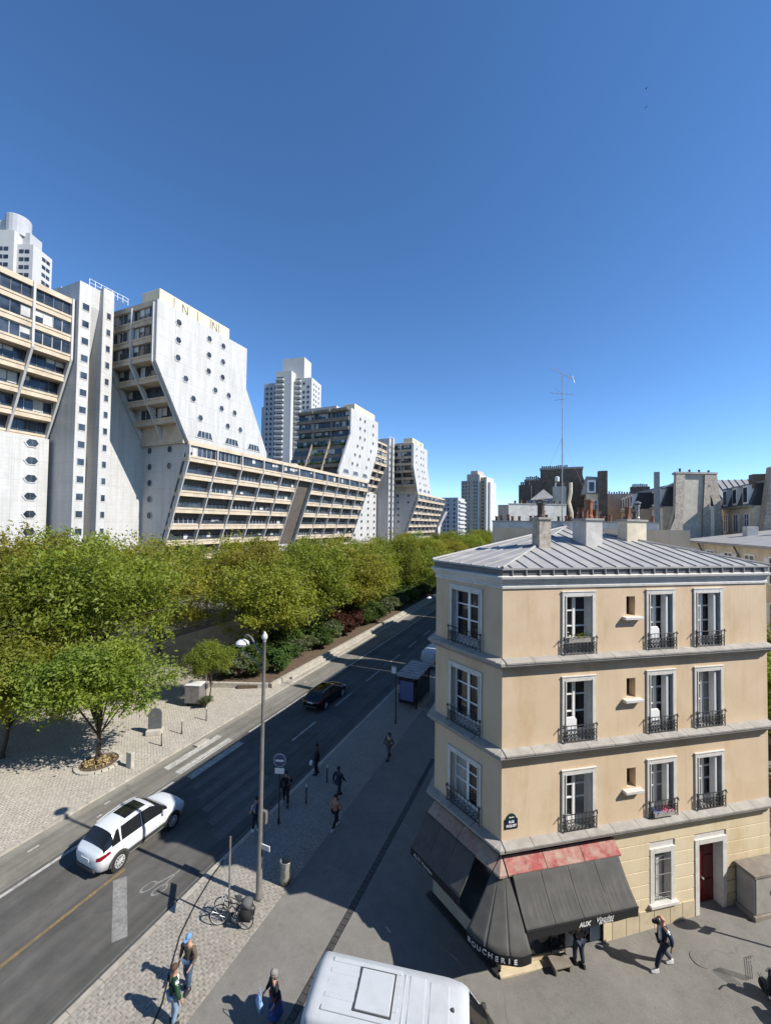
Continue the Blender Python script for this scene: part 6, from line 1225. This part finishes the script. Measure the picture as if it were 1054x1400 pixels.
ab_ = thing('shopping_bag', 'turquoise flat carrier bag held beside the lilac-topped person', 'bag', (-13.86, 16.55, .38), rad(60)); MB().box(-.2, .2, -.03, .03, 0, .48).build('bag', 'bag_aqua', ab_, bevel=.015); MB().tube([(-.08, 0, .48), (-.05, 0, .62), (.05, 0, .62), (.08, 0, .48)], .01, 5).build('handle', 'bag_aqua', ab_)
person('dark-clothed person striding behind the round sign post', (-13.9, 18.5, 0), HY(-.6, .8), 'cloth_black', 'cloth_black', 'skin', 'hair_dark', 'shoe', 'stride', 1.76)
person('man in black standing by the bollards with a white bag', (-13.8, 21.4, 0), HY(-.8, -.4), 'cloth_black', 'cloth_black', 'skin_dark', 'hair_dark', 'shoe', 'stand', 1.84)
person('person in navy hooded top walking ahead of the orange-topped one', (-11.5, 20.1, 0), HY(.2, 1), 'cloth_navy', 'jeans_dark', 'skin_dark', 'hair_dark', 'shoe', 'walk', 1.74)
person('person in orange sleeveless top and black shorts walking on the setts', (-10.5, 18.1, 0), HY(.25, 1), 'cloth_orange', 'cloth_black', 'skin', 'hair_dark', 'shoe_white', 'walk', 1.68, sleeves=False)
person('person in pale trousers and dark top walking past the bus stop post', (-10.4, 24.8, 0), HY(-.2, -1), 'cloth_brown', 'cloth_grey', 'skin', 'hair_dark', 'shoe', 'walk', 1.68, hairstyle='long')
wb = thing('white_bag', 'small white carrier bag beside the man in black at the bollards', 'bag', (-14.1, 21.25, .55)); MB().rings([[(-.1, -.05, 0), (.1, -.05, 0), (.1, .05, 0), (-.1, .05, 0)], [(-.12, -.06, .15), (.12, -.06, .15), (.12, .06, .15), (-.12, .06, .15)], [(-.06, -.02, .3), (.06, -.02, .3), (.06, .02, .3), (-.06, .02, .3)]]).build('bag', 'sign_white', wb, smooth=True)
# ------------------------------------------------------------------ bicycles and scooter
def bicycle(label, loc, rz, roll=0, frame='black_paint', bags=False):
    t = thing('bicycle', label, 'bicycle', loc, rz, 'bicycles at the pole'); t.rotation_euler = (roll, 0, rz); R = .34
    for x, st_ in ((-.52, 0), (.53, .35)):
        c = Matrix.Rotation(st_, 3, 'Z'); mb = MB(); mb.tube([tuple(c @ Vector((R*math.cos(a*math.pi/14), 0, R*math.sin(a*math.pi/14)))) for a in range(29)], .02, 6); w = mb.build('wheel', 'rubber', t, smooth=True); w.location = (x, 0, R)
        mb = MB(); mb.tube([tuple(c @ Vector(((R-.025)*math.cos(a*math.pi/14), 0, (R-.025)*math.sin(a*math.pi/14)))) for a in range(29)], .012, 5)
        for a in range(14): q = a*math.pi/7; mb.tube([tuple(c @ Vector((.02*math.cos(q), .03*(-1)**a, .02*math.sin(q)))), tuple(c @ Vector(((R-.02)*math.cos(q), 0, (R-.02)*math.sin(q))))], .003, 4)
        mb.build('rim', 'alloy', w)
    mb = MB(); bb_ = (-.08, 0, .3); se = (-.22, 0, .78); hd_ = (.36, 0, .82); hd2 = (.4, 0, .62)
    for a, b in ((bb_, se), (se, hd_), (bb_, hd2), ((-.52, 0, R), bb_), ((-.52, 0, R), se), (hd_, hd2), (hd2, (.53, .05, R)), (hd2, (.53, -.05, R))): mb.tube([a, b], .018, 6)
    mb.build('frame', frame, t); MB().tube([(.32, 0, .95), (.34, 0, .82)], .015, 6).build('stem', 'alloy', t); MB().tube([(.2, .3, .98), (.32, .24, 1.0), (.35, 0, .96), (.32, -.24, 1.0), (.2, -.3, .98)], .014, 6).build('handlebar', 'alloy', t); MB().tube([(-.22, 0, .78), (-.25, 0, .92)], .014, 6).build('seat_post', 'alloy', t)
    MB().rings([[(-.38, -.08, .92), (-.38, .08, .92), (-.38, .07, .97), (-.38, -.07, .97)], [(-.2, -.05, .92), (-.2, .05, .92), (-.2, .04, .97), (-.2, -.04, .97)], [(-.08, -.02, .92), (-.08, .02, .92), (-.08, .015, .96), (-.08, -.015, .96)]]).build('saddle', 'plastic', t)
    MB().lathe([(.1, -.005), (.1, .005), (.03, .006)], bb_, 16, 'y').build('chainring', 'alloy', t)
    for s in (1, -1): MB().box(-.08-.05+s*.13, -.08+.05+s*.13, s*.06, s*.14, .22-s*.06, .25-s*.06).build('pedal', 'plastic', t)
    if bags:
        MB().box(-.85, -.28, -.06, .06, .72, .75).build('carrier', 'galv', t)
        for s in (1, -1): MB().rings([[(-.8, s*.07, .38), (-.35, s*.07, .38), (-.35, s*.2, .38), (-.8, s*.2, .38)], [(-.82, s*.06, .6), (-.33, s*.06, .6), (-.33, s*.24, .6), (-.82, s*.24, .6)], [(-.76, s*.06, .74), (-.38, s*.06, .74), (-.38, s*.18, .74), (-.76, s*.18, .74)]]).build('pannier', 'cloth_black', t, smooth=True)
        MB().rings([[(-.75, -.15, .76), (-.35, -.15, .76), (-.35, .15, .76), (-.75, .15, .76)], [(-.72, -.17, .95), (-.38, -.17, .95), (-.38, .17, .95), (-.72, .17, .95)], [(-.65, -.08, 1.05), (-.45, -.08, 1.05), (-.45, .08, 1.05), (-.65, .08, 1.05)]]).build('top_bag', 'cloth_grey', t, smooth=True)
    return t
bicycle('black bicycle with panniers locked to the rusty pole', (-11.55, 12.15, 0), HY(-.9, -.25), rad(8), bags=True)
bicycle('thin-framed bicycle leaning behind the pannier bicycle at the pole', (-11.75, 12.55, 0), HY(-.97, -.1), rad(-10), 'galv')
zs = gz(6.4, 17.2)
sct = thing('motor_scooter', 'dark motor scooter with grey seat parked on the side street pavement', 'scooter', (6.55, 16.95, zs), HY(-.55, .75))
for x in (-.6, .62): w = MB().lathe([(.12, -.05), (.2, -.055), (.225, 0), (.2, .055), (.12, .05)], (0, 0, 0), 20, 'y').build('wheel', 'rubber', sct, smooth=True); w.location = (x, 0, .225); MB().lathe([(.12, -.04), (.12, .04), (.02, .045)], (0, 0, 0), 14, 'y').build('rim', 'alloy', w)
MB().rings([[(x, -w_2, zb), (x, w_2, zb), (x, w_2*.8, zt), (x, -w_2*.8, zt)] for x, w_2, zb, zt in ((-.85, .08, .5, .68), (-.6, .17, .38, .74), (-.15, .19, .25, .72), (0, .17, .2, .3), (.3, .17, .2, .28), (.42, .18, .25, .75), (.48, .14, .3, .9), (.52, .05, .5, .92))]).build('bodywork', 'black_paint', sct, smooth=True)
MB().rings([[(-.8, -.11, .74), (-.8, .11, .74), (-.8, .09, .82), (-.8, -.09, .82)], [(-.4, -.16, .74), (-.4, .16, .74), (-.4, .14, .82), (-.4, -.14, .82)], [(-.05, -.1, .72), (-.05, .1, .72), (-.05, .08, .78), (-.05, -.08, .78)]]).build('seat', 'galv', sct, smooth=True)
MB().tube([(.4, .32, 1.02), (.47, .12, 1.0), (.48, 0, .95), (.47, -.12, 1.0), (.4, -.32, 1.02)], .018, 6).build('handlebar', 'plastic', sct); MB().tube([(.46, 0, .95), (.62, 0, .25)], .03, 6).build('fork', 'galv', sct); MB().box(-1.05, -.75, -.19, .19, .8, 1.12).build('top_box', 'plastic', sct, bevel=.05); MB().lathe([(.06, -.04), (.07, .02), (.02, .04)], (.52, 0, .82), 12, 'x').build('headlight', 'lamp_glass', sct)
rk = thing('bicycle_rack', 'low wire cycle rack hoops beside the motor scooter', 'cycle rack', (6.15, 17.6, gz(6.15, 17.6)), HY(-.55, .75))
for i in range(4): MB().tube([(-.3, i*.09, 0), (-.25, i*.09, .5), (.25, i*.09+.02, .75), (.35, i*.09+.03, .7), (.3, i*.09, 0)], .012, 5).build('hoop', 'galv', rk)
ph = thing('mobile_phone', 'small black phone held to the ear of the bald man', 'phone', (3.16, 17.22, z1+1.44), HY(-RD.x, -RD.y)); MB().box(-.035, .035, -.006, .006, 0, .14).build('phone_body', 'plastic', ph, bevel=.004)
for x, y, z, l_ in ((12.0, 70.7, 83.5, 'small dark bird high in the sky, upper of two'), (12.0, 70.7, 80.5, 'small dark bird high in the sky, lower of two')):
    bd = thing('bird', l_, 'bird', (x, y, z), random.uniform(0, 3), 'birds in the sky'); MB().lathe([(.005, -.13), (.035, -.06), (.045, 0), (.03, .07), (.012, .11)], (0, 0, 0), 8, 'x').build('body', 'hair_dark', bd, smooth=True)
    for s_ in (1, -1): MB().prism([(.04, s_*.03), (-.02, s_*.2), (-.1, s_*.3), (-.03, s_*.03)], -.005, .008).build('wing', 'hair_dark', bd)
    MB().prism([(-.1, -.01), (-.2, -.05), (-.17, 0), (-.2, .05), (-.1, .01)], -.004, .004).build('tail', 'hair_dark', bd)
